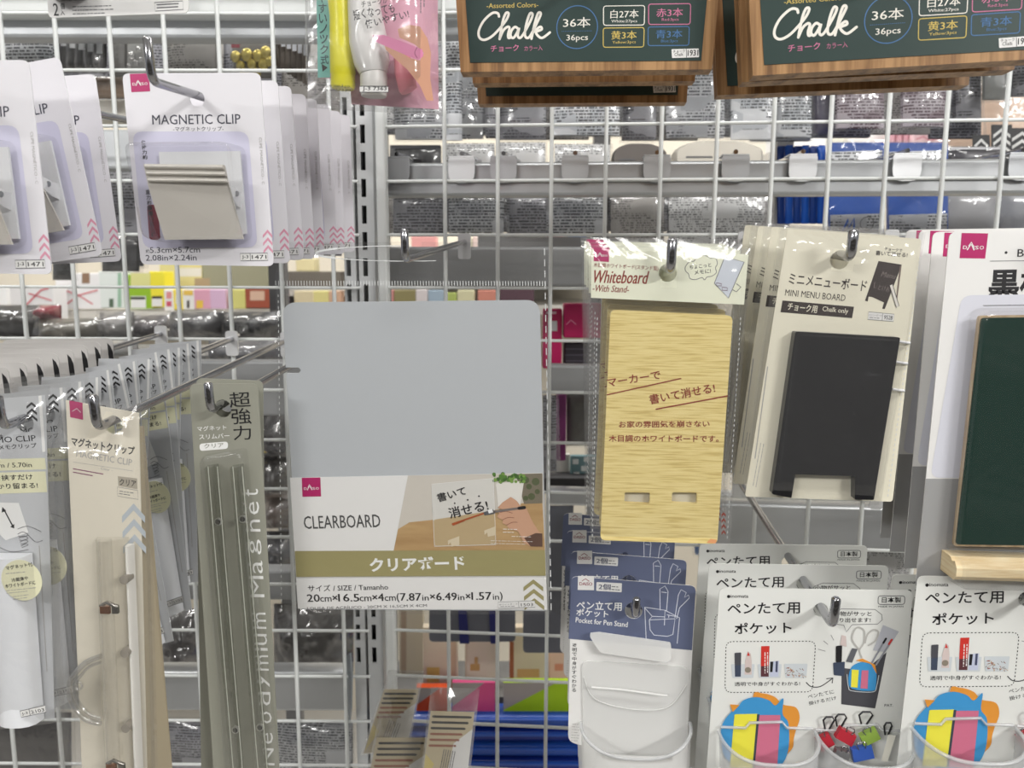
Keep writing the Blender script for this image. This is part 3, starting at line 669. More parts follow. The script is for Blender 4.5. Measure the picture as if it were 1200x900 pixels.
g.chev(625, 679, 23, 9, 3, 11, 5, y2, OLIVE, .6)
codebox(g, [K(615, 845), K(712, 841), K(713, 858), K(616, 861)], 'ホワイトボード', '1503', -.0004, .5)
g.ob('card_insert', t)
g = G(fr); hz = fr.l(475, 297); g.sheet(g.q([(322, 284), (643, 283), (646, 720), (327, 720)]), -.0042, FILMC, 26, (0, 0, .010), .06, .0012, 5.0, .0045, 14)
for k in range(96):
    u = k/95; g.ln([(323+u*316, 329+u*.5), (323.2+u*316, 334.5+u*.5)], .8, -.0048, mat('seal_and_glare', (214, 216, 216), .3))
eh = [(475+105*math.cos(a_), 297+9*math.sin(a_)) for a_ in [math.radians(k_) for k_ in range(70, 275, 6)]]; g.ln(eh, .9, -.0046, mat('seal_and_glare', (214, 216, 216), .3)); g.ln(eh[12:26], 2.2, -.0047, mat('seal_and_glare', (0, 0, 0)))  # hang hole rim, pale and widened at left to paint in its glare
g.dash([(638, 291), (646, 720)], 1.1, -.0003, mat('seal_and_glare', (0, 0, 0)), 8, 5, False); g.dash([(326, 345), (330, 716)], .9, -.0003, mat('seal_and_glare', (0, 0, 0)), 3, 4, False)
g.ob('bag', t)
# ---------------------------------------------------------------- bamboo look boards with stand
BAMBOO = grain('bamboo_print_board', (208, 182, 112), (238, 219, 154), 42, 950, .36, (230, 209, 140), 2); REDB = mat('brick_red_ink', (140, 50, 34), .5); CREAMH = mat('cream_header_card', (236, 238, 216), .42)
_, HW = hook(786, 316, .462, 'chrome prong carrying the bamboo board packs', up=.0185, r=.0030)
fr = hang(HW, .475, hr=.0055)
t = wb = thing('memo_board_pack', fr, 'front bag with a yellow bamboo-look memo board with red handwriting', 'board pack', 'bamboo look memo boards')
D = lambda x, y: (660+x/2.25, 260+y/2.25)
E5 = lambda x, y: (680+x/5.714, 265+y/5.714)
g = G(fr); y1, y2 = -.0001, -.0002
q = g.q([(693, 292), (877, 298), (872, 357), (692.5, 349)]); g.plate(q, 0, .0004, CREAMH, [circle(0, 0, .0055, 18)])
logo(g, [E5(92, 141), E5(194, 143), E5(192, 240), E5(90, 234)], y1)
g.tx('木目調ホワイトボード(スタンド型)', E5(88, 278), E5(522, 302), 6, y1, REDB, .008)
g.tx('Whiteboard', E5(92, 380), E5(458, 388), 15, y1, REDB, .016, .32); g.tx('-With Stand-', E5(82, 437), E5(325, 446), 8, y1, REDB, .012, .3)
cl = [(705, 270), (735, 235), (760, 235), (790, 200), (840, 198), (870, 215), (905, 215), (918, 250), (905, 280), (912, 310), (880, 335), (850, 340), (832, 360), (815, 345), (770, 358), (735, 350), (725, 320), (705, 300)]
g.ln([E5(*a) for a in cl], .7, y1, GREYINK, True, True); g.tx('ちょこっと', E5(733, 290), E5(878, 272), 4.6, y1, INK, .01); g.tx('メモに!', E5(765, 325), E5(875, 312), 4.6, y1, INK, .01)
g.fl([E5(968, 205), E5(1098, 240), E5(992, 482), E5(898, 382)], y1, mat('sketch_pale_blue', (206, 212, 222), .5)); g.ln([E5(968, 205), E5(1098, 240), E5(992, 482), E5(898, 382)], .8, y2, GREYINK, True)
g.ln([E5(1045, 385), E5(1076, 408), E5(1045, 440), E5(1020, 425)], .8, y2, GREYINK)
for a in ((912, 380, 945, 400), (950, 408, 985, 430)): g.ln([E5(a[0], a[1]), E5(a[2], a[1]+5), E5(a[2], a[3]), E5(a[0], a[3])], .7, y2, mat('sketch_plum', (110, 70, 90), .5), True)
g.ob('header_card', t)
g = G(fr); q = g.q([(715.5, 363), (858.8, 370), (840.5, 637.5), (703.5, 633)], -.003)
sl = [rounded(g.q([D(x0, 713), D(x1, 714), D(x1-1, 744), D(x0-1, 741)], -.003), .0012, 3) for x0, x1 in ((162, 229), (287, 353))]
g.plate(rounded(q, .0035), -.003, .001, BAMBOO, sl)
y3 = -.0032
for s_, a, b, h in (('マーカーで', D(118, 436), D(258, 414), 10.5), ('書いて消せる!', D(230, 482), D(402, 450), 12), ('お家の雰囲気を崩さない', D(147, 543), D(386, 541), 8), ('木目調のホワイトボードです。', D(120, 580), D(410, 581), 8.5)): g.tx(s_, a, b, h, y3, REDB, .012, .0)
g.ln([D(116, 456), D(310, 413)], 1.4, y3, REDB); g.ln([D(245, 494), D(433, 459)], 1.6, y3, REDB)
g.fl([D(388, 836), D(405, 838), D(402, 848), D(378, 846)], y3, mat('faint_orange_print', (226, 160, 110), .5))
g.ob('memo_board', t)
g = G(fr); g.plate(g.q([(716, 372), (846, 374), (830, 630), (708, 628)], .0016), .0016, .0021, mat('board_back_stand', (222, 218, 204), .5)); g.ob('stand', t)
g = G(fr); g.sheet(g.q([(688, 287), (880, 291), (856, 639), (692, 634.5)]), -.0075, FILM, 20, (0, 0, .007), .10, .0008, 8.0, .003, 30)
g.chev(848, 600, 5, 3, 4, 7, 3, -.0016, REDB); g.dash([(700, 372), (694, 632)], .9, -.0008, mat('seal_and_glare', (0, 0, 0)), 3, 3, False); g.dash([(868, 372), (852, 634)], .9, -.0008, mat('seal_and_glare', (0, 0, 0)), 3, 3, False)
g.ob('bag', t)
for k, (Y, dz, ro, dx) in enumerate(((.492, .0015, -.006, -.001), (.509, .0030, .006, -.002), (.527, .0035, -.01, -.003))):
    M = hang(HW, Y, hr=.0055, dz=dz, roll=ro).M.copy(); M.translation.x += dx
    dupl(wb, ('second bamboo board bag, tucked right behind the front one', 'third bamboo board bag, its red logo above the front headers', 'rearmost bamboo board bag, its header topmost of the four')[k], M)
# ---------------------------------------------------------------- mini menu boards
CREAM = mat('cream_card', (233, 228, 208), .42); BLACKB = mat('black_board_paint', (25, 25, 28), .3, bump=.15, bscale=14); BRNINK = mat('brown_black_ink', (52, 42, 40), .5)
_, HM = hook(997, 301, .448, 'chrome prong carrying the mini menu board packs', up=.0155, r=.0030)
fr = hang(HM, .466, hr=.0055)
t = mm = thing('mini_board_pack', fr, 'front bag with a black A-frame board on a cream card', 'board pack', 'mini chalk board packs')
D = lambda x, y: (860+x/2.194, 250+y/2.194); H = lambda x, y: (900+x/6.3158, 265+y/6.3185)
g = G(fr); y1, y2 = -.0001, -.0002
g.plate(rounded(g.q([(923, 268), (1080, 280), (1046, 588), (873, 582)]), .002), 0, .0005, CREAM, [circle(0, 0, .0055, 18)])
g.tx('ミニメニューボード', H(150, 427), H(724, 484), 13, y1, BRNINK, .008); g.tx('MINI MENU BOARD', H(124, 514), H(570, 556), 7.5, y1, BRNINK)
g.fl([H(107, 550), H(637, 597), H(622, 681), H(93, 637)], y1, BRNINK); g.tx('チョーク用', H(142, 622), H(360, 645), 9, y2, CREAM, .012); g.tx('Chalk only', H(400, 640), H(590, 658), 7.5, y2, CREAM, .006)
g.fl([H(818, 258), H(990, 285), H(865, 613), H(845, 612), H(858, 565), H(770, 524), H(745, 522), H(738, 558), H(718, 552)], y1, BRNINK)
g.fl([H(975, 300), H(990, 285), H(955, 555), H(945, 560)], y2, mat('brown_grey_print', (120, 104, 96), .5))
CHK = mat('chalk_grey_print', (126, 116, 112), .6); g.tx('Menu', H(835, 372), H(940, 392), 6, y2, CHK, 0, .2); g.ln([H(790, 415), H(785, 460), H(800, 455)], .7, y2, CHK); g.tx('とけお', H(812, 470), H(895, 490), 6, y2, CHK)
g.fl([H(900, 440), H(922, 430), H(970, 590), H(950, 603)], -.0003, mat('printed_chalk_stick', (226, 222, 214), .5)); g.ln([H(900, 440), H(922, 430), H(970, 590), H(950, 603)], .6, -.0004, BRNINK, True)
g.tx('チョークで', H(862, 178), H(992, 192), 3.6, y1, BRNINK, .01); g.tx('書いて消せる!', H(795, 215), H(1030, 232), 5.6, y1, BRNINK, .012)
codebox(g, [H(745, 634), H(934, 652), H(928, 706), H(738, 690)], 'メニューボード', '9528', y1, .5)
g.mini((899.5, 430), (880, 572), 1, 4, y1, PALEINK, 1.2); g.mini((895, 520), (885, 575), 2, 3.5, y1, PALEINK, .8)
g.ob('card', t)
g = G(fr); o = -.0075
q = g.q([D(158, 304), D(428, 319), D(360, 737), D(311, 736), D(312, 676), D(158, 671), D(148, 732), D(98, 722)], o)
cc = rounded(q, [.0012, .0012, .001, .0005, .0005, .0005, .0005, .001], 3); sc = lambda k: [(p[0], p[1]) for p in cc]
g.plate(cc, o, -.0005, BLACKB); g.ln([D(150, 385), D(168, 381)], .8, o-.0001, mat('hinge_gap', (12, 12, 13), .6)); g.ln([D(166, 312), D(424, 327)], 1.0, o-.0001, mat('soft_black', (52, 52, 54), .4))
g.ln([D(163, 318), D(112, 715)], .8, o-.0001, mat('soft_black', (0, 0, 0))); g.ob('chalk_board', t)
g = G(fr)
for yy in (400, 424, 456): g.tube([(lambda l, y: (l[0], y, l[1]))(fr.l(1052-(yy-400)*.12, yy, -.004), -.004), (lambda l, y: (l[0], y, l[1]))(fr.l(1066-(yy-400)*.12, yy+2, -.001), -.001)], .0009, mat('clear_peg', (225, 226, 228), .3), 6)
g.ob('side_peg', t)
g = G(fr); g.sheet(g.q([(915, 264), (1085, 272), (1032, 593), (870, 584)]), -.0105, FILM, 20, (0, 0, .0075), .09, .0012, 12.0, .003, 36)
g.dash([(1078, 300), (1040, 585)], .9, -.0008, mat('seal_and_glare', (0, 0, 0)), 3, 3, False); g.ob('bag', t)
for k, (Y, dx, yaw, ro) in enumerate(((.487, -.004, WALL, -.004), (.508, -.007, WALL+.02, .0), (.530, -.011, WALL-.02, .006))):
    M = hang(HM, Y, hr=.0055, roll=ro, yaw=yaw, dz=.001).M.copy(); M.translation.x += dx
    dupl(mm, ('second mini board bag, right behind the front one', 'third mini board bag, a cream edge at the left of the stack', 'rearmost mini board bag, furthest left of its stack')[k], M, skip=('side_peg',))
# ---------------------------------------------------------------- green blackboards
PINE = grain('pine_moulding', (222, 196, 150), (242, 226, 190), 26, 300, .5, (234, 212, 170)); GREENB = mat('green_board_paint', (22, 52, 44), .24, bump=.10, bscale=9); GREYP = mat('mid_grey_print', (158, 158, 158), .42); FRAMEW = grain('frame_wood', (172, 146, 112), (206, 184, 150), 200, 16, .5)
_, HG = hook(1296, 300, .425, 'prong beyond the right picture edge carrying the green boards')
fr = hang(HG, .452)
t = gb = thing('blackboard_pack', fr, 'front white card with a dark green board and pine tray, cut by right edge', 'board pack', 'green board packs')
g = G(fr); y1, y2 = -.0001, -.0002
g.plate(rounded(g.q([(1113, 272), (1478, 268), (1448, 690), (1073, 686)]), .004), 0, .0007, CARDWHITE, [circle(0, 0, .0045, 16)])
g.fl([(1085, 561), (1457, 562), (1448, 690), (1073, 686)], y1, GREYP, 0)
logo(g, [(1127, 273), (1158, 273.5), (1154.5, 303), (1124.5, 302.5)], y1)
g.ds((1179, 296), 1.6, y1, INK); g.tx('BLACK BOARD', (1192, 301), (1300, 300), 9, y1, INK, .01); g.ln([(1160, 306), (1420, 303)], .7, y1, GREYINK); g.ln([(1152, 358), (1420, 355)], .7, -.0004, GREYINK)
g.tx('黒板', (1157, 349), (1232, 348), 34, y1, INK, .03); g.fl([(1127, 346), (1445, 342), (1425, 560), (1090, 560)], -.00015, mat('pale_lavender_print', (215, 216, 226), .42), .006)
g.tx('CONCEPT', (1111, 682), (1150, 682), 5, y2, GREYINK)
g.ob('card', t)
g = G(fr); o = -.0075; g.plate(rounded(g.q([(1147.5, 370), (1440, 366), (1430, 645), (1117.5, 640)], o), .002), o, -.0050, FRAMEW); fb = g.ob('frame', t)
g = G(fr); g.plate(rounded(g.q([(1150, 372.5), (1436, 369), (1426, 642), (1120, 638)], o-.0008), .002), o-.0008, o+.0, GREENB); g.ob('writing_face', fb)
g = G(fr); pr = [(-.0006, 0), (-.017, 0), (-.020, .003), (-.020, .008), (-.017, .0115), (-.014, .0105), (-.011, .0125), (-.0006, .0125)]
a = fr.l(1117, 679, -.017); b = fr.l(1424, 684, -.017); n = len(pr)
vs = [(a[0], y, a[1]+z) for y, z in pr]+[(b[0], y, a[1]+z) for y, z in pr]
g.add(vs, [tuple(range(n)), tuple(range(n, 2*n))[::-1]]+[(i, i+n, (i+1) % n+n, (i+1) % n) for i in range(n)], PINE); g.ob('chalk_tray', t)
g = G(fr); g.dome(rounded(g.q([(1138, 361), (1446, 357), (1430, 650), (1108, 646)], -.001), .006), .0125, DOME, (.03, .05), -.0003)
g.dome(rounded(g.q([(1108, 636), (1432, 640), (1430, 683), (1106, 679)], -.001), .004), .0212, DOME, (.10, .2), -.0003); g.ob('blister', t)
for k, (Y, dx, yaw, ro) in enumerate(((.476, .002, WALL+.01, -.006), (.500, .004, WALL, .002), (.524, .006, WALL, -.004))):
    M = hang(HG, Y, yaw=yaw, roll=ro).M.copy(); M.translation.x += dx
    dupl(gb, ('second green board card, its red logo half covered by the front card', 'third green board card, a pale strip with a grey foot left of the second', 'rearmost green board card, a grey strip left of its stack')[k], M)
# ---------------------------------------------------------------- memo clips in tall bags
MEMOC = mat('pale_grey_card', (198, 200, 203), .42); WTUBE = mat('white_tube_plastic', (236, 238, 242), .32); LEMON = mat('pale_lemon_label', (232, 230, 196), .45)
_, HJ = hook(3, 500, .430, 'chrome prong at the left edge carrying the white memo clip bags', up=.0185, r=.0028)
fr = hang(HJ, .448, hr=.0055)
t = mj = thing('memo_clip_pack', fr, 'front tall bag with a white clip tube and round cream sticker, at left edge', 'clip pack', 'white memo clip bags')
A5 = lambda x, y: (x/3.0, 320+y/3.0); A6 = lambda x, y: (x/3.0, 600+y/3.0)
g = G(fr); y1, y2 = -.0001, -.0002
g.plate(g.q([(-32, 470), (53, 463), (57, 600), (64, 842), (-18, 850)]), 0, .0005, MEMOC, [circle(0, 0, .0056, 18)])
g.fl([A5(135, 432), A5(146, 430), A5(160, 628), A5(149, 630)], y1, WHITE)
g.chev(37, 471, 12, 5, 3, 7.5, 3.2, y1, INK, .4)
g.tx('MEMO CLIP', A5(-58, 600), A5(127, 590), 7, y1, INK, .01); g.tx('リみ メモクリップ', A5(-52, 625), A5(130, 614), 6, y1, INK, .01); g.tx('with', A5(-14, 580), A5(10, 578), 4, y1, INK)
g.fl([A5(-60, 655), A5(158, 650), A5(162, 690), A5(-60, 697)], y1, LEMON); g.tx('14.5cm / 5.70in', A5(-62, 685), A5(112, 682), 5.5, y2, INK, .01)
g.fl([A5(-60, 703), A5(160, 697), A5(166, 770), A5(-56, 778)], y1, LEMON); g.tx('紙を挟すだけ', A5(-50, 732), A5(116, 726), 7, y2, INK, .012); g.tx('しっかり留まる!', A5(-60, 762), A5(134, 756), 7, y2, INK, .012)
g.fl([A5(-60, 805), A5(66, 808), A5(100, 912), A5(20, 940), A5(-60, 860)], y2, WHITE); g.ln([A5(14, 832), A5(44, 888)], 1.6, -.0003, INK); g.fl([A5(8, 822), A5(22, 836), A5(6, 842)], -.0003, INK); g.fl([A5(50, 898), A5(36, 892), A5(50, 882)], -.0003, INK)
g.ln([A6(62, 60), A6(95, 50), A6(130, 62), A6(145, 70)], .7, -.0003, GREYINK, smooth=True)
for k in range(4): g.ln([A6(62+k*4, 78+k*14), A6(80+k*3, 70+k*14), A6(98, 80+k*12), A6(80, 88+k*12), A6(64+k*4, 84+k*14)], .7, -.0003, GREYINK, smooth=True)
g.ln([A6(98, 80), A6(125, 105), A6(150, 100)], .7, -.0003, GREYINK, smooth=True); g.ln([A6(-10, 120), A6(40, 140), A6(100, 132)], .7, -.0003, GREYINK, smooth=True)
g.mini((46, 640), (58, 835), 1, 3, y1, PALEINK, 1.2)
g.ob('card', t)
g = G(fr)
def halfround(g, xa, xb, ya, yb, dx, h, m, n=8):
    """a long plastic channel, rounded towards the aisle, lying along the card"""
    vs = []; k = n+1
    for yy, sh in ((ya, 0), (yb, dx)):
        a, b = fr.l(xa+sh, yy, -.001), fr.l(xb+sh, yy, -.001)
        for i in range(k):
            u = i/n; x = a[0]+(b[0]-a[0])*(.5-.5*math.cos(math.pi*u)); z = a[1]+(b[1]-a[1])*u
            vs.append((x, -.001-h*math.sin(math.pi*u)**.6, z))
    g.add(vs, [(i, i+1, i+1+k, i+k) for i in range(n)], m, True); g.add(vs[:k], [tuple(range(k))], m); g.add(vs[k:], [tuple(range(k))[::-1]], m)
halfround(g, -8, 38, 648, 842, 14, .011, WTUBE); tb = g.ob('clip_tube', t)
g = G(fr); x, z = fr.l(25.5, 680, -.0123); g.plate(circle(x, z, 25*fr.k, 28), -.0124, -.0122, LEMON); g.tx('マグネット付', A6(22, 205), A6(116, 190), 5, -.0126, INK, .01); g.mini(A6(20, 217), A6(116, 208), 1, 3, -.0126, PALEINK, .8)
g.tx('冷蔵庫や', A6(42, 247), A6(100, 238), 4.6, -.0126, INK, .01); g.tx('ホワイトボードに', A6(20, 268), A6(126, 254), 4.8, -.0126, INK, .01); g.mini(A6(22, 277), A6(126, 266), 2, 3, -.0126, PALEINK, .7); g.mini(A6(45, 298), A6(105, 290), 2, 3, -.0126, PALEINK, .7)
g.ob('round_sticker', tb)
g = G(fr); codebox(g, [A6(70, 700), A6(158, 680), A6(162, 704), A6(75, 722)], 'J-3', '2103', -.0124, .8); g.ob('price_code', tb)
g = G(fr); g.sheet(g.q([(-40, 458), (57, 452), (76, 846), (-24, 858)]), -.0145, FILM, 12, (0, 0, .0075), .14, .0007, 17.0, .0012, 40); g.ob('bag', t)
specs = [(.468, .03, -.02), (.486, .05, .0), (.504, .25, .05), (.520, .35, -.05), (.536, .2, -.14), (.552, .35, -.04), (.568, .25, .06), (.584, .3, -.10), (.600, .1, -.05), (.614, .2, .03), (.630, .12, -.02), (.646, .0, .0)]
for k, (Y, yw, ro) in enumerate(specs):
    dupl(mj, ordn[k]+' white memo clip bag from the front of its row', hang(HJ, Y, hr=.0055, yaw=WALL+yw*.5, roll=ro*1.3).M, skip=('bag',) if k > 1 else ())
_, HK2 = hook(-72, 470, .470, 'prong beyond the left edge carrying the rounded grey cards')
for k in range(8):
    fr2 = hang(HK2, .49+.0165*k)
    if k == 0:
        t = rc = thing('rounded_card_pack', fr2, 'front rounded pale card of the row behind the memo clips at the left edge', 'card pack', 'rounded pale cards')
        g = G(fr2); g.plate(rounded(g.q([(-148, 432), (10, 430), (22, 640), (-140, 642)]), .006), 0, .0006, mat('warm_pale_card', (206, 203, 200), .42), [circle(0, 0, .0045, 14)])
        g.fl([(2, 437), (7, 442), (10.5, 450), (13, 466), (6, 466)], -.0001, INK); g.ob('card', t)
        g = G(fr2); g.dome(rounded(g.q([(-140, 475), (6, 475), (14, 625), (-132, 628)], -.001), .006), .012, DOME, (.05, .1), -.0003); g.ob('blister', t)
    else: dupl(rc, ordn[k-1]+' rounded pale card from the front, behind the memo clips at the left edge', fr2.M)
# ---------------------------------------------------------------- clear magnet clips in a deep bag
PUTTY = mat('ivory_card', (229, 222, 205), .42); BLUEG = mat('blue_grey_chevron', (188, 196, 203), .5)
_, HK = hook(114, 501, .432, 'chrome prong carrying the ivory clear clip bags', up=.0195, r=.0028)
fr = hang(HK, .448, hr=.0055)
t = ck = thing('clear_clip_pack', fr, 'front deep bag with a long transparent clip on an ivory card', 'clip pack', 'clear clip bags')
D = lambda x, y: (60+x/1.6, 600+y/3.0); D = lambda x, y: (60+x/3.0, 600+y/3.0)
g = G(fr); y1 = -.0001
g.plate(g.q([(77, 469), (162.5, 484), (174, 985), (99, 990), (94, 850)]), 0, .0006, PUTTY, [circle(0, 0, .0056, 18)])
logo(g, [A5(243, 448), A5(290, 456), A5(292, 516), A5(247, 507)], y1, txt=False); g.ln([A5(254, 486), A5(270, 476), A5(284, 490)], .7, -.0002, CARDWHITE)
g.tx('マグネットクリップ', A5(250, 607), A5(472, 642), 11, y1, INK, .022); g.tx('MAGNETIC CLIP', A5(268, 645), A5(463, 678), 8, y1, PALEINK, .004); g.ln([A5(258, 664), A5(468, 696)], .4, y1, PALEINK); g.tx('- Clear -', A5(345, 690), A5(395, 697), 3, y1, PALEINK)
g.mini(A5(258, 688), A5(392, 712), 1, 3, y1, mat('plum_ink', (130, 60, 100), .5), 1.2); g.mini(A5(258, 700), A5(350, 717), 1, 3, y1, mat('plum_ink', (0, 0, 0)), 1.2)
g.fl([A5(414, 714), A5(482, 722), A5(483, 760), A5(416, 748)], y1, mat('taupe_print', (176, 168, 152), .5)); g.tx('クリア', A5(420, 745), A5(478, 752), 8, -.0002, INK, .014); g.ln([A5(412, 752), A5(484, 764), A5(486, 796), A5(414, 784)], .5, y1, GREYINK, True); g.mini(A5(420, 766), A5(478, 775), 2, 3, y1, GREYINK, .9)
g.chev(156.5, 590, 27, 15, 3, 18, 8, y1, BLUEG, .6)
g.ob('card', t)
g = G(fr); CL2 = film('clip_clear_acrylic', .09, .10, .08, .10, 60, (253, 252, 249), (250, 244, 232))
def chan(xa, xb, ya, yb, sh, h, base, m, n=8):
    vs = []; k = n+1
    for yy, s2 in ((ya, 0), (yb, sh)):
        a, b = fr.l(xa+s2, yy, base), fr.l(xb+s2, yy, base)
        for i in range(k):
            u = i/n; vs.append((a[0]+(b[0]-a[0])*u, base-h*math.sin(math.pi*u)**.5, a[1]+(b[1]-a[1])*u))
    g.add(vs, [(i, i+1, i+1+k, i+k) for i in range(n)], m, True); g.add(vs[:k], [tuple(range(k))], m); g.add(vs[k:], [tuple(range(k))[::-1]], m)
chan(114, 151, 629, 985, 14, .009, -.002, CL2); chan(117, 131, 631, 985, 14, .006, -.0125, CL2); chan(150, 157.5, 637, 985, 14, .006, -.002, mat('white_clip_edge', (238, 235, 228), .35))
body = g.ob('clip_body', t)
g = G(fr); WP = lambda x, y, o: (lambda l: (l[0], o, l[1]))(fr.l(x, y, o))
arc = catmull([(118, 769), (100, 777), (84, 795), (81, 808), (85, 825), (99, 842), (118, 848)], 6)
g.tube([WP(x, y, -.013) for x, y in arc], .0016, HARD, 8); arc2 = catmull([(118, 776), (104, 782), (91, 797), (88, 808), (92, 822), (103, 836), (118, 842)], 6); g.tube([WP(x, y, -.013) for x, y in arc2], .0009, HARD, 6)
a = arc+[]; g.flat([fr.l(x, y, -.0128) for x, y in arc], -.0128, film('lever_clear', .14, .07, .08, .05, 20, (250, 249, 245), (245, 240, 230)))
x, z = fr.l(92.5, 803, -.013); ring = circle(x, z, .0024, 16); g.tube([(p[0], -.0135, p[1]) for p in ring+ring[:1]], .0006, HARD, 6); g.ob('thumb_lever', t)
STL = mat('spring_steel_clip', (170, 166, 160), .25, 1.0)
for yy in (708, 893):
    g = G(fr); dx = (yy-708)*.04
    g.tube([WP(118+dx, yy+2, -.016), WP(125+dx, yy-2, -.018), WP(138+dx, yy+3, -.018)], .0011, STL, 6); a, b = fr.l(119+dx, yy+10, -.017), fr.l(129+dx, yy+2, -.017); g.box(a[0], b[0], -.0185, -.0165, a[1], b[1], mat('copper_pin', (150, 104, 76), .3, .8)); a, b = fr.l(133+dx, yy+10, -.017), fr.l(139+dx, yy+1, -.017); g.box(a[0], b[0], -.0185, -.0165, a[1], b[1], STL); g.ob('spring', t)
for yy in (679, 765, 853):
    g = G(fr); a = WP(146+(yy-679)*.01, yy, -.0095); g.loft([circle(a[0], a[2], .0028, 12), circle(a[0], a[2], .0028, 12)], [-.004, -.0105], mat('grey_magnet', (150, 143, 132), .4)); g.ob('magnet', t)
g = G(fr); g.sheet(g.q([(71, 464), (172, 476), (184, 990), (88, 995)]), -.0225, FILM, 12, (0, 0, .0075), .12, .0009, 23.0, .003, 50)
g.ob('bag', t)
g = G(fr); a, b = fr.l(163.2, 500, .0006), fr.l(174, 985, .0006); SB = mat('card_back_board', (168, 156, 132), .5)
q4 = [(a[0], .0008, a[1]), (b[0], .0008, b[1]), (b[0]+.011, .016, b[1]), (a[0]+.001, .004, a[1])]; q5 = [(p[0]-.0005, p[1]+.0006, p[2]) for p in q4]
g.add(q4+q5, [(0, 1, 2, 3), (7, 6, 5, 4), (0, 4, 5, 1), (1, 5, 6, 2), (2, 6, 7, 3), (3, 7, 4, 0)], SB); g.ob('backing_flap', t)
# ---------------------------------------------------------------- olive magnet bars
OLV = mat('olive_grey_card', (147, 147, 135), .42); OLVD = mat('bar_groove', (145, 146, 133), .45); BARC = film('bar_clear_plastic', .10, .10, .10, .08, 40, (240, 241, 236), (190, 191, 178))
_, HO = hook(247, 481, .452, 'chrome prong carrying the olive magnet bar packs', up=.0175, r=.0026)
fr = hang(HO, .468, hr=.0055)
t = ol = thing('magnet_bar_pack', fr, 'front olive card with two long clear magnet bars and tall white lettering', 'magnet pack', 'olive magnet bar cards')
D = lambda x, y: (215+x/3.752, 440+y/3.75)
g = G(fr); y1 = -.0001
g.plate(rounded(g.q([(222, 450), (302, 449.5), (313, 640), (332, 985), (256, 990), (233, 640)]), [.004, .004, 0, 0, 0, 0]), 0, .0007, OLV, [circle(0, 0, .0056, 18)])
for ch, a, b, h in (('超', D(205, 142), D(298, 137), 18), ('強', D(214, 216), D(301, 212), 19), ('力', D(222, 285), D(301, 281), 17)): g.tx(ch, a, b, h, y1, INK, .002)
g.tx('マグネット', D(62, 246), D(190, 238), 5.8, y1, WHITE, .008); g.tx('スリムバー', D(70, 281), D(203, 275), 6, y1, WHITE, .008)
g.fl([D(70, 300), D(195, 290), D(196, 322), D(72, 332)], y1, WHITE, .002); g.tx('クリア', D(92, 321), D(178, 315), 5.5, -.0002, OLV, .012)
path = lambda v: (296+(v-585)*.06, v)
word = 'Neodymium Magnet'
pos = [(897, 877), (872, 859), (848, 834), (827, 811), (806, 789), (786, 768), (763, 759), (756, 743), (737, 718), None, (700, 675), (672, 657), (650, 632), (623, 609), (603, 588), (582, 573)]
for ch, pq in zip(word, pos):
    if pq: g.tx(ch, (path(pq[0])[0]+7, pq[0]), (path(pq[1])[0]+7, pq[1]), 16 if ch in 'dMNlt' else 12.5 if ch not in 'gy' else 15, y1, WHITE, -.004)
g.ob('card', t)
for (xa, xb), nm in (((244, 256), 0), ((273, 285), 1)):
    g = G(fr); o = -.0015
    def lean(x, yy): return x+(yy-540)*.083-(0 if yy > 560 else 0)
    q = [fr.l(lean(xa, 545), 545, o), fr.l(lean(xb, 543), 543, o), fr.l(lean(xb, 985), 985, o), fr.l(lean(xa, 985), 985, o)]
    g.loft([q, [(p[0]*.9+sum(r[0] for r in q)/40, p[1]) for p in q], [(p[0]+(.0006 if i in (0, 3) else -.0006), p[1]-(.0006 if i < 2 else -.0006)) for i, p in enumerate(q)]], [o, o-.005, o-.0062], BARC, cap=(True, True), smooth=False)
    g.flat([fr.l(lean(xa+3, 550), 550, o), fr.l(lean(xb-3, 549), 549, o), fr.l(lean(xb-3, 985), 985, o), fr.l(lean(xa+3, 985), 985, o)], -.0004, OLVD); EDGE = mat('painted_edge_highlight', (190, 192, 180), .3)
    for xx in (xa+.6, xb-.6): g.ribbon([fr.l(lean(xx, 546), 546, -.0064), fr.l(lean(xx, 985), 985, -.0064)], .0006, -.0079, EDGE)  # pale strips painted along the bar edges as highlights
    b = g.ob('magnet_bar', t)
    for yy in (611, 855):
        if nm: yy -= 3
        g = G(fr); x, z = fr.l(lean((xa+xb)/2, yy), yy, -.0062); g.loft([circle(x, z, .0025, 14)]*2, [-.0056, -.0070], mat('bright_magnet_rim', (190, 190, 184), .3, .6)); g.flat(circle(x, z, .0017, 14), -.0071, mat('dark_magnet_side', (60, 60, 58), .35, .6)); g.ob('magnet', b)
g = G(fr); dm = rounded(g.q([(238, 533), (289, 524.5), (336, 985), (276, 990)], -.001), .003); g.dome(dm, .0095, DOME, (.08, .14), -.0003); g.ob('blister', t)
M = hang(HO, .481, hr=.0055, roll=.050, yaw=WALL).M.copy(); M.translation.x -= .0026; dupl(ol, 'second olive magnet card, its edge dark to the left of the front one', M, skip=('magnet_bar',))
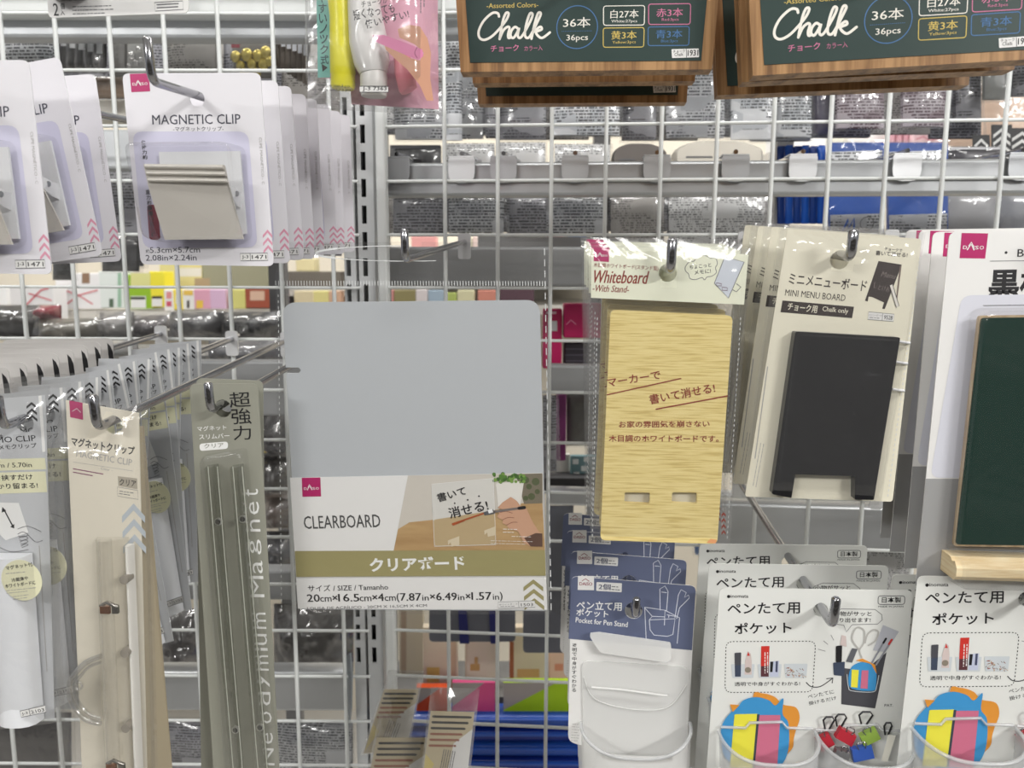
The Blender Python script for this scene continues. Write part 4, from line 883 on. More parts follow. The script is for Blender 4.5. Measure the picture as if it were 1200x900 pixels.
# ---------------------------------------------------------------- pen stand pockets, navy topped
NAVY = mat('slate_navy_print', (98, 106, 134), .42); LINEW = mat('white_line_art', (222, 226, 236), .5); REDM = mat('dark_red_mark', (140, 36, 60), .5)
_, HN = hook(745, 723, .490, 'chrome prong carrying the navy topped pen stand pockets', up=.0145, r=.0027)
fr = hang(HN, .505, hr=.0060)
t = pk = thing('pen_pocket_pack', fr, 'front navy and white card with a frosted pen pocket in full view', 'pocket pack', 'navy topped pen pocket cards')
D = lambda x, y: (640+x/2.814, 580+y/2.8125)
g = G(fr); y1, y2 = -.0001, -.0002
g.plate(rounded(g.q([D(84, 268), D(494, 300), D(462, 900), D(72, 815)]), [.004, .004, .004, .006]), 0, .0006, CARDWHITE, [circle(0, 0, .006, 18)])
frn = [D(84, 268), D(494, 300), D(481, 512), D(74, 474)]
qq = rounded(g.q(frn, y1), [.004, .004, 0, 0]); qq = ccw(qq); t2 = tessellate_polygon([[V((a, b, 0)) for a, b in qq], [V((a, b, 0)) for a, b in circle(0, 0, .0061, 18)]])
allp = qq+circle(0, 0, .0061, 18); g.add([(a, y1, b) for a, b in allp], [tuple(f) for f in t2], NAVY)
g.fl([D(105, 267), D(158, 267), D(158, 314), D(104, 313)], y2, CARDWHITE); g.tx('DAISO', D(110, 298), D(152, 299), 4, -.0003, REDM, .02); g.ln([D(118, 284), D(130, 276), D(142, 285)], .8, -.0003, REDM)
g.fl([D(166, 287), D(250, 291), D(249, 321), D(165, 316)], y2, CARDWHITE, .0006); g.tx('2個', D(173, 312), D(212, 314), 7.5, -.0003, mat('navy_ink', (66, 72, 100), .5), .02); g.mini(D(216, 302), D(244, 304), 2, 3.4, -.0003, GREYINK, 1)
g.tx('ペン立て用', D(100, 377), D(249, 383), 11, y2, WHITE, .014); g.tx('ポケット', D(99, 398), D(205, 405), 9, y2, WHITE, .014); g.tx('Pocket for Pen Stand', D(97, 420), D(268, 436), 6.5, y2, WHITE, .012)
for s_ in ([(325, 370), (330, 480)], [(325, 370), (392, 380), (390, 430)], [(325, 372), (350, 400), (340, 412)], [(392, 380), (440, 405), (432, 490)], [(340, 412), (425, 408), (418, 460), (400, 466), (356, 462), (343, 445), (340, 412)],
           [(376, 380), (375, 310), (392, 300), (402, 318), (397, 385)], [(380, 320), (398, 322)], [(425, 405), (436, 330), (445, 312), (462, 322), (456, 338), (470, 330), (472, 340), (440, 372), (430, 408)], [(398, 395), (425, 400)], [(405, 395), (404, 405)], [(350, 400), (392, 402)]):
    g.ln([D(*a) for a in s_], .8, y2, LINEW)
g.vt('透明で中身がすぐわかる', D(94, 488), D(92, 650), 5.2, y1, INK, .012)
g.mini(D(86, 755), D(112, 757), 7, 3.2, y1, PALEINK, .6); g.mini(D(140, 795), D(300, 815), 5, 3, y1, PALEINK, .8)
g.chev(798, 851, 13, 5, 3, 6.2, 3, -.0001, mat('charcoal_ink', (80, 80, 84), .5))
g.ob('card', t)
g = G(fr)
def cupwall(g, fr, top, bot, yw, depth, m, n=22, th=0.0, lip=0.0):
    """front wall of a pocket: an open half-oval tray seen from the aisle; top and bot are (xl, xr, y) in the photo"""
    vs = []; K = 14; k = n+1
    for j in range(K+1):
        w = j/K; xl = top[0]+(bot[0]-top[0])*w; xr = top[1]+(bot[1]-top[1])*w; yy = top[2]+(bot[2]-top[2])*w
        a, b = fr.l(xl, yy, yw), fr.l(xr, yy, yw); c = (a[0]+b[0])/2; hw = (b[0]-a[0])/2; d = depth*(1-.12*w)
        for i in range(k):
            an = math.pi*i/n; ca = math.cos(an); sa = math.sin(an)
            x = c-hw*math.copysign(abs(ca)**.75, ca); y = yw-d*sa**.75
            z = a[1]+(b[1]-a[1])*i/n+(-lip*math.sin(an)**2 if j == 0 else 0)
            vs.append((x, y, z))
    fs = [(j*k+i, (j+1)*k+i, (j+1)*k+i+1, j*k+i+1) for j in range(K) for i in range(n)]
    g.add(vs, fs, m, True)
    g.add([(v[0], v[1], v[2]) for v in vs[-k:]], [tuple(range(k))], m)
    g.tube(vs[:k], .0013, RIM, 8)
    return vs
fl = [(145, 456), (175, 453), (410, 487), (412, 498), (412, 540), (400, 552), (180, 520), (165, 500), (145, 468)]
qf = rounded(g.q([D(*a) for a in fl], -.006), .001, 3); g.plate(qf, -.0065, -.0050, FROST)
g.ob('hanger_flange', t)
g = G(fr); cupwall(g, fr, (640+114/2.814, 640+474/2.814, 580+752/2.8125), (640+130/2.814, 640+462/2.814, 985), -.0018, .028, FROST, lip=.009)
q = g.q([D(118, 545), D(472, 565), D(458, 1140), D(128, 1130)], -.001); g.plate(rounded(q, .006), -.0016, -.0006, FROST)
g.tube([(lambda l: (l[0], -.0078, l[1]))(fr.l(*D(x, y), -.0078)) for x, y in ((150, 634), (250, 642), (400, 662))], .0009, FROST, 6)
g.tube([(lambda l: (l[0], -.0024, l[1]))(fr.l(*D(x, y), -.0024)) for x, y in catmull([(124, 600), (160, 672), (280, 706), (400, 700), (462, 628)], 5)], .0004, FROST, 6)
g.ob('pocket', t)
for k, (Y, dz, ro) in enumerate(((.545, .0, .004), (.585, -.001, .004), (.618, .0, .006))):
    M = hang(HN, Y, hr=.006, dz=dz, roll=ro).M.copy(); M.translation.x += -.003*k
    dupl(pk, ('second navy topped pocket card, its band showing above the front one', 'third navy topped pocket card, its white logo peeping under the bamboo board', 'rearmost navy topped pocket card, its logo topmost under the bamboo board')[k], M, skip=() if k < 1 else ('hanger_flange',))
# ---------------------------------------------------------------- hook-on pen pockets, white cards with coloured print
PAPER = mat('soft_white_card', (229, 230, 226), .42); BLUEP = mat('sky_blue_print', (64, 150, 208), .45); ORGP = mat('orange_print', (226, 150, 58), .45); STY = mat('sticky_yellow', (236, 228, 72), .5); STY2 = STY; STP = mat('sticky_pink', (206, 112, 140), .5); BOXG = mat('charcoal_print', (74, 74, 80), .5); LGREY = mat('light_grey_print', (188, 190, 198), .5)
REDP = mat('red_print', (206, 52, 44), .5); TRAYP = mat('printed_clear_tray', (206, 212, 216), .45)
_, HI = hook(976, 733, .452, 'chrome prong carrying the white hook-on pen pocket cards', up=.0195, r=.0029)
fr = hang(HI, .475, hr=.0046)
t = ip = thing('pen_pocket_pack', fr, 'front white card with two clear pen cups, centre of the lower right', 'pocket pack', 'white hook-on pen pocket cards')
D = lambda x, y: (830+x/4.092, 680+y/4.09)
g = G(fr); y1, y2, y3 = -.0001, -.0002, -.0003
g.plate(rounded(g.q([(843.5, 689), (1070, 692), (1046, 985), (822, 985)]), .004), 0, .0006, PAPER, [circle(0, 0, .0046, 18)])
g.ds(D(98, 78), 2, y1, INK); g.tx('inomata', D(108, 84), D(192, 84), 4, y1, INK, .02)
g.tx('ペンたて用', D(92, 166), D(440, 160), 14.5, y1, INK, .014); g.tx('ポケット', D(126, 260), D(400, 254), 14.5, y1, INK, .016)
g.ln(rounded([D(815, 75), D(943, 75), D(941, 116), D(814, 116)], 3, 3), .9, y1, GREYINK, True); g.tx('日本製', D(832, 108), D(925, 108), 7, y1, INK, .012); g.tx('MADE IN JAPAN', D(815, 132), D(935, 132), 2.6, y1, INK, .008)
bub = [(640, 137), (800, 140), (832, 165), (834, 190), (812, 210), (690, 213), (662, 248), (650, 215), (610, 210), (590, 190), (595, 155)]; g.ln([D(*a) for a in bub], .7, y1, GREYINK, True)
g.tx('小物がサッと', D(600, 172), D(783, 172), 6, y1, INK, .01); g.tx('取り出せます!', D(596, 203), D(778, 202), 6, y1, INK, .01)
for a, b in (((588, 262), (602, 288)), ((552, 290), (574, 308)), ((526, 330), (562, 340))): g.ln([D(*a), D(*b)], .6, y1, GREYINK)
dr = rounded([D(85, 294), D(515, 292), D(500, 535), D(80, 538)], 8, 4); g.dash(dr, 1, y1, INK, 2, 2)
# printed trays with pens
def tray(x0, x1, y0, y1_, mm=TRAYP): g.fl([D(x0, y0), D(x1, y0), D(x1-6, y1_), D(x0+6, y1_)], -.00025, mm, .0006)
tray(110, 222, 402, 468); tray(236, 352, 402, 468); tray(364, 476, 400, 468)
g.fl([D(126, 348), D(158, 346), D(156, 462), D(128, 462)], y3, BOXG, .0006); g.fl([D(128, 408), D(157, 406), D(156, 462), D(128, 462)], -.0004, mat('slate_blue_print', (62, 72, 92), .5)); g.fl([D(176, 392), D(190, 340), D(204, 352), D(208, 392), D(208, 452), D(174, 452)], y3, mat('pale_pink_print', (212, 196, 192), .5)); g.fl([D(186, 362), D(191, 342), D(200, 362)], -.0004, REDP); g.ds(D(190, 430), 3.6, -.00042, mat('dark_beige_print', (140, 130, 116), .5))
g.fl([D(254, 316), D(294, 315), D(290, 410), D(252, 412)], y3, REDP); g.fl([D(252, 412), D(290, 410), D(290, 462), D(252, 462)], y3, mat('dark_wine_print', (90, 50, 56), .5)); g.mini(D(272, 345), D(272, 460), 2, -3, -.0004, WHITE, 1)
g.fl([D(296, 390), D(340, 386), D(336, 462), D(296, 462)], y3, mat('pale_blue_print', (196, 202, 222), .5)); g.fl([D(298, 390), D(312, 390), D(308, 440), D(296, 440)], -.0004, INK); g.fl([D(324, 388), D(334, 387), D(332, 440), D(322, 440)], -.0004, mat('navy_ink', (0, 0, 0)))
for k in range(40):
    x, yy = rr.uniform(376, 464), rr.uniform(418, 462); a = rr.uniform(0, 3.1); g.ln([D(x, yy), D(x+14*math.cos(a), yy+8*math.sin(a))], .6, y3-k*1e-6, mat(('wire_a', 'wire_b', 'wire_c')[k % 3], ((150, 84, 76), (120, 110, 100), (196, 160, 120))[k % 3], .5))
g.tx('透明で中身がすぐわかる!', D(126, 508), D(440, 505), 5.4, y1, INK, .008)
g.ln([D(470, 490), D(495, 510), D(540, 508), D(596, 470)], 1.1, y1, INK, smooth=True); g.ln([D(568, 472), D(598, 468), D(594, 492)], 1.1, y1, INK)
g.tx('ペンたてに', D(480, 568), D(604, 542), 5, y1, INK, .004); g.tx('掛けるだけ', D(484, 600), D(616, 572), 5, y1, INK, .004); g.tx('PAT.', D(845, 606), D(886, 606), 3.4, y1, INK, .008)
# printed desk stand
g.fl([D(640, 420), D(750, 432), D(855, 345), D(812, 560), D(800, 614), D(638, 594)], y2, BOXG)
g.ln([D(725, 335), D(690, 285), D(700, 240), D(722, 226), D(748, 245), D(745, 300), D(725, 335), D(735, 370)], 2, y3, mat('scissor_grey_print', (186, 184, 180), .5), smooth=True); g.ln([D(752, 300), D(762, 262), D(790, 238), D(815, 248), D(800, 290), D(768, 312)], 2, y3, mat('scissor_grey_print', (0, 0, 0)), smooth=True)
g.fl([D(838, 214), D(914, 246), D(850, 345), D(790, 335)], y3, LGREY); g.ln([D(848, 285), D(785, 395)], 2, -.0004, mat('pen_steel_print', (146, 148, 156), .5)); g.ln([D(878, 290), D(805, 405)], 2, -.0004, mat('pen_steel_print', (0, 0, 0))); g.ln([D(852, 280), D(840, 300)], 2.4, -.0005, INK); g.ln([D(880, 285), D(866, 306)], 2.4, -.0005, REDP)
g.fl([D(598, 395), D(655, 390), D(652, 460), D(602, 455)], y3, mat('slate_blue_print', (0, 0, 0)), .0006); g.fl([D(612, 315), D(642, 312), D(640, 392), D(612, 394)], -.0004, INK, .0008); g.fl([D(640, 262), D(660, 268), D(664, 320), D(632, 310)], y3, mat('pale_pink_print', (0, 0, 0))); g.fl([D(690, 325), D(716, 330), D(690, 395), D(660, 390)], -.0004, mat('pen_barrel_print', (96, 98, 104), .5))
g.fl(catmull([D(680, 430), D(700, 405), D(740, 392), D(782, 405), D(806, 440), D(804, 500), D(790, 530), D(690, 520), D(672, 480)], 4, True), -.00045, BLUEP); g.fl([D(705, 385), D(740, 375), D(800, 405), D(808, 450), D(780, 400), D(735, 390)], -.0005, ORGP)
g.fl([D(688, 428), D(722, 430), D(716, 515), D(684, 512)], -.0006, STY); g.fl([D(736, 432), D(768, 432), D(764, 520), D(730, 518)], -.0006, STP)
g.ln([D(665, 450), D(672, 510), D(690, 530), D(790, 535), D(808, 505), D(818, 455)], .8, -.0007, TRAYP, smooth=True)
# insert cards standing in the cups: round head shapes and sticky notes
org = catmull([D(215, 560), D(260, 542), D(320, 560), D(355, 595), (D(420, 610)), D(438, 660), D(420, 720), D(410, 760), D(400, 810), D(330, 860), D(250, 800)], 5, True)
g.fl(org, -.0008, ORGP)
blu = catmull([D(140, 610), D(170, 575), D(230, 560), D(290, 575), D(322, 600), D(360, 566), D(356, 640), D(385, 690), D(382, 820), D(330, 900), D(200, 910), D(90, 860), D(62, 770), D(68, 690), D(110, 632)], 5, True)
g.fl(blu, -.0010, BLUEP); g.fl([D(104, 595), D(150, 598), D(118, 632)], -.0011, ORGP)
g.fl([D(130, 642), D(236, 640), D(236, 662), D(130, 662)], -.0012, STY); g.fl([D(124, 662), D(234, 660), D(214, 900), D(104, 895)], -.0012, STY2); g.fl([D(126, 644), D(236, 641), D(226, 720), D(120, 724)], -.00125, STY)
g.fl([D(246, 646), D(346, 646), D(330, 905), D(218, 900)], -.0012, STP); g.fl([D(234, 642), D(246, 642), D(222, 900), D(212, 900)], -.0013, mat('dark_gap_print', (60, 70, 80), .5))
g.ob('card', t)
# binder clips pictured in the right cup stand as little solid clips behind the clear wall
g = G(fr)
def bclip(cx, cy, w, h, rot, m, y=-.004):
    c, s_ = math.cos(rot), math.sin(rot); f = lambda u, v: D(cx+u*c-v*s_, cy+u*s_+v*c)
    q = g.q([f(-w/2, -h/2), f(w/2, -h/2), f(w/2*1.05, h/2), f(-w/2*1.05, h/2)], y); g.loft([q, q, [(p[0]*.96+sum(z[0] for z in q)*.01, p[1]) for p in q]], [y+.003, y, y-.001], m, smooth=False)
    for sgn in (1,):
        g.tube([(lambda l: (l[0], y-.0012, l[1]))(fr.l(*f(a*w, b*h), y)) for a, b in ((-.16, -.45), (-.24, -.8), (-.16, -.98), (.16, -.98), (.24, -.8), (.16, -.45))], .0004, CHROME, 6)
BC = [(560, 775, 70, 60, -.5, mat('red_clip_paint', (184, 44, 58), .35)), (660, 750, 86, 54, .5, mat('red_clip_paint', (0, 0, 0))), (775, 752, 86, 54, -.45, mat('green_clip_paint', (140, 170, 72), .35)), (740, 830, 100, 60, -.2, mat('blue_clip_paint', (54, 92, 178), .35)), (640, 840, 70, 50, .3, mat('steel_clip_paint', (150, 150, 152), .3, .6)), (870, 800, 36, 120, .15, WHITE)]
for k, b in enumerate(BC[:5]): bclip(*b, y=-.004-.0016*k)
g.fl([D(862, 740), D(900, 745), D(860, 870), D(830, 865)], -.011, mat('cream_clip', (226, 224, 212), .45))
for cx, cy, r in ((578, 672, 26), (636, 660, 26), (756, 648, 32), (862, 700, 18)):
    x, z = fr.l(*D(cx, cy), -.003); g.tube([(x-r*.6/4.09*fr.k, -.003, z-.006), (x-r/4.09*fr.k, -.003, z), (x-r*.5/4.09*fr.k, -.003, z+.0024), (x+r*.6/4.09*fr.k, -.003, z+.0026), (x+r/4.09*fr.k, -.003, z+.0004), (x+r*.2/4.09*fr.k, -.003, z-.006)], .0006, mat('dark_wire', (70, 70, 74), .3, .8), 6)
g.ob('binder_clips', t)
for nm, tp, bt in (('left_cup', (842, 955, 857), (846, 950, 985)), ('right_cup', (956, 1063, 860), (962, 1054, 985))):
    g = G(fr); cupwall(g, fr, tp, bt, -.0016, .030, CLEARCUP, lip=.0045, n=20)
    xm = (tp[0]+tp[1])/2; g.tube([(lambda l: (l[0], -.0022, l[1]))(fr.l(xm+dx, tp[2]-2-dy, -.0022)) for dx, dy in ((-54, 3), (-25, 2), (-20, 8), (18, 9), (24, 2), (54, 1))], .0010, RIM, 8)
    o = g.ob('pen_cup', t)
for k, (Y, dz, ro, yw) in enumerate(((.5125, -.001, .002, WALL), (.550, -.003, .004, WALL))):
    M = hang(HI, Y, hr=.0046, dz=dz, roll=ro, yaw=yw).M.copy()
    dupl(ip, ('second white pen pocket card, its heading showing above the front card', 'rearmost white pen pocket card, its top edge highest of the three')[k], M, skip=('binder_clips',))
_, HI2 = hook(1231, 722, .425, 'prong beyond the right edge carrying more white pen pocket cards')
dupl(ip, 'white pen pocket card under the pine tray, cut by the right edge', hang(HI2, .449, hr=.0046, yaw=WALL, roll=.0).M)
_, HI3 = hook(1177, 712, .490, 'prong hidden behind the card under the pine tray, carrying the next pocket card', up=.012)
M = hang(HI3, .511, hr=.0046, roll=.004).M.copy()
dupl(ip, 'white pen pocket card, only a sliver behind the one under the pine tray', M, skip=('binder_clips',))
# ---------------------------------------------------------------- small bags lying against the lower grid
KRAFT = mat('sand_card', (198, 184, 152), .45); RUST = mat('rust_ink', (150, 92, 70), .5)
def sbag(q, Y, label, tilt, lines, group='sand coloured cards in clear bags', bot=None):
    cx = sum(a for a, b in q)/4; cy = sum(b for a, b in q)/4
    fr = Fr(cx, cy, Y, WALL, tilt)
    t = thing('striped_card_pack', fr, label, 'stationery pack', group)
    tl, tr, br, bl = (V(p) for p in q); f = lambda u, w: tuple((tl*(1-u)+tr*u)*(1-w)+(bl*(1-u)+br*u)*w)
    g = G(fr); g.plate(g.q([f(.05, .22), f(.95, .22), f(.95, .97), f(.05, .97)]), 0, .0005, KRAFT)
    for k in range(lines):
        w = .27+.055*k; g.ln([f(.12, w), f(.88-.05*k, w)], 3.2, -.0001, INK if k < 3 else RUST)
    g.fl([f(.60, .52), f(.95, .38), f(.95, .97), f(.50, .97)], -.0001, CARDWHITE); g.mini(f(.42, .58), f(.36, .95), 6, -2.6, -.0002, GREYINK, 1)
    g.fl([f(.05, .62), f(.25, .72), f(.06, .95)], -.0001, mat('straw_print', (214, 196, 120), .5))
    g.ob('card', t)
    g = G(fr); g.sheet(g.q(q), -.006, FILM2, 12, None, .15, .0022, cx, .0012, 60, .0008)
    g.ob('bag', t)
sbag([(455, 786), (497, 787), (478, 884), (422, 886)], .640, 'small striped card bag leaning at the foot of the upright, topmost of three', .25, 6)
sbag([(444, 838), (508, 838), (492, 960), (418, 960)], .612, 'small striped card bag behind, between the two others by the lower grid', .1, 6)
sbag([(505, 806), (562, 808), (548, 930), (490, 930)], .585, 'small striped card bag right of the two others at the bottom edge', .1, 6)
# ================================================================ goods of the next aisle, seen through the grid
def bgframe(x0, y0, x1, y1, Y, yaw=WALL, tilt=0, roll=0):
    return Fr((x0+x1)/2, y0, Y, yaw, tilt, roll)
PRN = {'g': printed('grey_printed_back', (204, 206, 210), (70, 72, 78), hi=(176, 178, 184)), 'd': printed('dark_grey_printed_back', (156, 156, 162), (66, 66, 72), off=.7, hi=(132, 132, 138)),
       'w': printed('white_printed_back', (240, 242, 246), (84, 86, 92), off=1.3, hi=(214, 218, 224)), 'm': printed('mauve_printed_back', (214, 204, 212), (104, 80, 92), off=2.1, hi=(176, 160, 168)),
       'n': printed('pale_printed_back', (226, 226, 226), (110, 110, 112), off=3.3, dens=.5, row=.0027), 't': printed('taupe_printed_back', (176, 172, 168), (96, 94, 92), off=4.1, dens=.5, row=.0027)}
def col(c, r=.45): return mat('paint_%d_%d_%d' % c, c, r)
PEGS = []
def packet(x0, y0, x1, y1, Y, m, label, name='hanging_packet', cat='packet', group=None, bag=3, roll=0.0, head=None, seed=0.0, bulge=.004, film_m=None, yaw=WALL):
    """a soft packet hanging with its printed back to us, in a clear bag that is a little larger"""
    fr = bgframe(x0, y0, x1, y1, Y, yaw, 0, roll); t = thing(name, fr, label, cat, group)
    m = PRN[m] if isinstance(m, str) else m
    g = G(fr); g.sheet(g.q([(x0, y0), (x1, y0), (x1, y1), (x0, y1)]), -bulge, m, 8, None, .25, .0012, seed+x0, .006, 30)
    if head: g.fl([(x0+1, y0+.5), (x1-1, y0+.5), (x1-1, y0+head[0]), (x0+1, y0+head[0])], -bulge-.003, head[1])
    g.ob('pouch', t)
    l = fr.l((x0+x1)/2, y0+(y1-y0)*.2, .006); PEGS.append(fr.M @ V((l[0], .0095, l[1])))
    if bag:
        g = G(fr); g.sheet(g.q([(x0-bag, y0-bag*.5), (x1+bag, y0-bag*.5), (x1+bag+2, y1+bag), (x0-bag, y1+bag)]), -bulge-.0035, film_m or FILM2, 8, None, .2, .0022, seed+x1, .008, 42); g.ob('bag', t)
    return t, fr
def carton(x0, y0, x1, y1, Y, c, label, name='gift_box', cat='box', group=None, deep=.05, yaw=0.0, label_rect=None, lines=None):
    """a small carton or book standing on its shelf, front to us"""
    fr = bgframe(x0, y1, x1, y1, Y, yaw); t = thing(name, fr, label, cat, group)
    g = G(fr); a = fr.l(x0, y1, 0); b = fr.l(x1, y0, 0); g.bbox(a[0], b[0], 0, deep, a[1], b[1], .002, c if not isinstance(c, tuple) else col(c)); g.ob('carton', t)
    if label_rect or lines:
        g = G(fr)
        for r in label_rect or (): g.fl([(r[0], r[1]), (r[2], r[1]), (r[2], r[3]), (r[0], r[3])], -.0004-.0001*label_rect.index(r), col(r[4]))
        for l in lines or (): g.ln(l[0], l[1], -.0007, col(l[2]))
        g.ob('front_print', t)
    return t
# -- backs of packets above the long grey rail
ab = 'printed packet backs above the grey rail'
packet(448, 96, 460, 150, .90, 'n', 'narrow cream striped packet edge beside the slotted upright', group=ab, bag=1)
packet(463, 92, 519, 163, .92, 'g', 'grey printed packet back under the chalk holder bag', group=ab)
packet(523, 46, 541, 164, .91, 'w', 'white printed slip in a wrinkled clear bag left of the left chalk boxes', group=ab, bag=0)
# deeper rows of packets closing the gaps
dr_ = 'packets deep behind the grid'
DEEP = [(448, 505, 'd'), (506, 566, 'g'), (566, 630, 'd'), (630, 690, 't'), (690, 756, 'd'), (756, 818, 't'), (818, 880, 'd'), (880, 950, 'g'), (950, 1020, 'd'), (1020, 1090, 't'), (1090, 1150, 'd')]
for k, (a_, b_, m_) in enumerate(DEEP): packet(a_, 40, b_, 157+(k*5) % 9, .985, m_, 'dull printed packet of the deep upper row behind the grid, '+('first', )[0]*(k == 0)+(ordn[k-1] if k else '')+' from the upright', group=dr_, bag=0)
for k, (a_, b_, m_) in enumerate(((452, 522, 't'), (522, 594, 'd'), (594, 650, 'g'), (650, 712, 't'), (712, 782, 'd'), (782, 850, 'd'), (850, 906, 't'))): packet(a_, 205, b_, 277-(k*5) % 7, .97, m_, 'dull printed packet of the deep lower row behind the grid, '+('first' if k == 0 else ordn[k-1])+' from the upright', group=dr_, bag=0)
for k, (a_, b_, m_) in enumerate(((-20, 60, 't'), (60, 132, 'd'), (132, 196, 'd'), (196, 262, 't'), (262, 330, 'd'), (330, 398, 't'))): packet(a_, 36, b_, 132+(k*5) % 9, .965, m_, 'dull printed packet of the deep row behind the left grid, '+('first' if k == 0 else ordn[k-1])+' from the left', group=dr_, bag=0)
for k, (a_, b_, m_) in enumerate(((90, 160, 'd'), (330, 399, 'd'))): packet(a_, 190, b_, 300, .95, m_, ('dark packet deep between the two magnetic clip rows', 'dark packet deep left of the slotted upright')[k], group=dr_, bag=0)
fr = bgframe(541, 60, 566, 163, .905); t = thing('empty_bag_end', fr, 'wrinkled clear bag end left of the left chalk boxes', 'bag', None); g = G(fr); g.sheet(g.q([(538, 84), (562, 84), (566, 162), (538, 164)]), -.006, FILM2, 10, None, .2, .004, 3, .004, 60); g.ob('bag', t)
packet(569, 70, 582, 161, .915, 'd', 'narrow dark grey packet right of the wrinkled clear bag', group=ab, bag=2)
packet(585, 74, 640, 163, .92, 'd', 'dark grey printed packet back under the left end of the left chalk boxes', group=ab)
packet(649, 74, 726, 158, .905, 'w', 'bright white printed packet back under the middle of the left chalk boxes', group=ab)
packet(729, 76, 769, 164, .925, 'd', 'dark grey printed packet under the right end of the left chalk boxes', group=ab)
packet(781, 60, 849, 161, .91, 'g', 'grey printed packet back just right of the left chalk boxes', group=ab)
packet(857, 40, 906, 163, .905, 'w', 'pale packet with upright dark type between the two chalk box stacks', group=ab, bag=4)
packet(909, 66, 951, 160, .92, 'w', 'white packet back with a printed table under the right chalk boxes', group=ab)
packet(953, 70, 976, 156, .93, col((96, 92, 112), .3), 'dusky violet film edge under the right chalk boxes', group=ab, bag=2)
packet(981, 70, 1036, 150, .91, 'm', 'mauve printed packet back under the right chalk boxes, the left one', group=ab)
packet(1058, 70, 1111, 148, .905, 'm', 'mauve printed packet back under the right chalk boxes, the right one', group=ab)
packet(1120, 66, 1149, 139, .92, 'd', 'dark grey packet near the right end of the right chalk boxes', group=ab)
packet(1154, 60, 1182, 116, .90, col((150, 152, 150), .3), 'grey clear-wrapped packet at the right end of the right chalk boxes', group=ab)
packet(1187, 40, 1240, 112, .91, 'd', 'dark printed packet at the right edge beside the chalk box', group=ab)
# -- second row, just above the rail
sr = 'goods peeping over the grey rail'
packet(457, 170, 516, 215, .90, col((34, 34, 38), .4), 'black packet peeping over the grey rail nearest the upright', group=sr, bag=2, head=(4, col((58, 58, 62))))
packet(523, 168, 579, 215, .90, 'n', 'pale grey card peeping over the rail at the second hook clip', group=sr, bag=2)
packet(583, 167, 639, 215, .905, 'n', 'pale grey card peeping over the rail at the third hook clip', group=sr, bag=2)
packet(650, 169, 715, 215, .90, 'n', 'pale grey card with round icons over the rail at the fourth hook clip', group=sr, bag=3)
def domed(x0, y0, x1, y1, Y, c, label, gr):
    fr = bgframe(x0, y0, x1, y1, Y); t = thing('domed_packet', fr, label, 'packet', gr)
    g = G(fr); w = (x1-x0); pts = [(x0, y1), (x1, y1), (x1, y0+10), (x1-w*.12, y0+4), (x1-w*.3, y0), (x0+w*.3, y0), (x0+w*.12, y0+4), (x0, y0+11)]
    q = rounded(g.q(pts), .004); cx = sum(p[0] for p in q)/len(q); cz = sum(p[1] for p in q)/len(q)
    g.loft([q, q, [(cx+(p[0]-cx)*.93, cz+(p[1]-cz)*.9) for p in q]], [.02, -.004, -.009], c); g.mini((x0+w*.15, y0+18), (x0+w*.5, y0+18), 1, 3, -.0095, GREYINK, 2); g.ob('packet_body', t)
domed(717, 169, 781, 215, .90, col((112, 106, 102)), 'dark taupe rounded packet peeping over the rail at the fifth hook clip', sr)
domed(789, 166, 893, 215, .90, col((218, 212, 200)), 'cream rounded packet peeping over the rail at the sixth hook clip', sr)
BLUE = mat('strong_blue_pack', (26, 84, 178), .3); BLUED = mat('deep_blue_pack', (20, 58, 132), .35)
for k in range(6): packet(912+k*9.5, 171-(k % 2), 920+k*9.5, 262, .985-.012*k, BLUE if k % 2 else BLUED, ('first', 'second', 'third', 'fourth', 'fifth', 'sixth')[k]+' blue pack edge from the left behind the seventh hook clip', 'blue_pack', 'packet', 'blue pack edges in a row', bag=0)
def bluepack(x0, x1, lab):
    fr = bgframe(x0, 167, x1, 272, .90); t = thing('blue_pack', fr, lab, 'packet', 'wide blue packs'); g = G(fr)
    g.plate(rounded(g.q([(x0, 167), (x1, 167), (x1, 280), (x0, 280)]), .002), 0, .006, BLUE); g.fl([(x0+1, 178), (x1-2, 176), (x1-2, 200), (x0+1, 200)], -.0003, PRN['w']); g.fl([(x0+1, 252), (x1-1, 250), (x1-1, 280), (x0+1, 280)], -.0003, PRN['g'])
    if x0 < 1000:
        g.ln([(988, 270), (994, 257), (994, 268), (1001, 256), (1001, 270)], 2.6, -.0006, BLUE); x, z = fr.l(1016, 262, -.0006); g.ribbon(circle(x, z, .0075, 20), .001, -.0006, GREYINK, True)
    g.ob('pack_body', t); g = G(fr); g.sheet(g.q([(x0-3, 164), (x1+2, 164), (x1+2, 280), (x0-3, 280)]), -.005, FILM2, 8, None, .2, .002, x0, .004, 40); g.ob('bag', t)
bluepack(972, 1036, 'wide blue pack with a zigzag mark, left of the eighth hook clip'); bluepack(1041, 1111, 'wide blue pack behind the eighth hook clip')
packet(1114, 172, 1176, 215, .90, col((66, 64, 74), .35), 'dark slate packet peeping over the rail right of the blue packs', group=sr, bag=2, head=(3, col((206, 206, 210))))
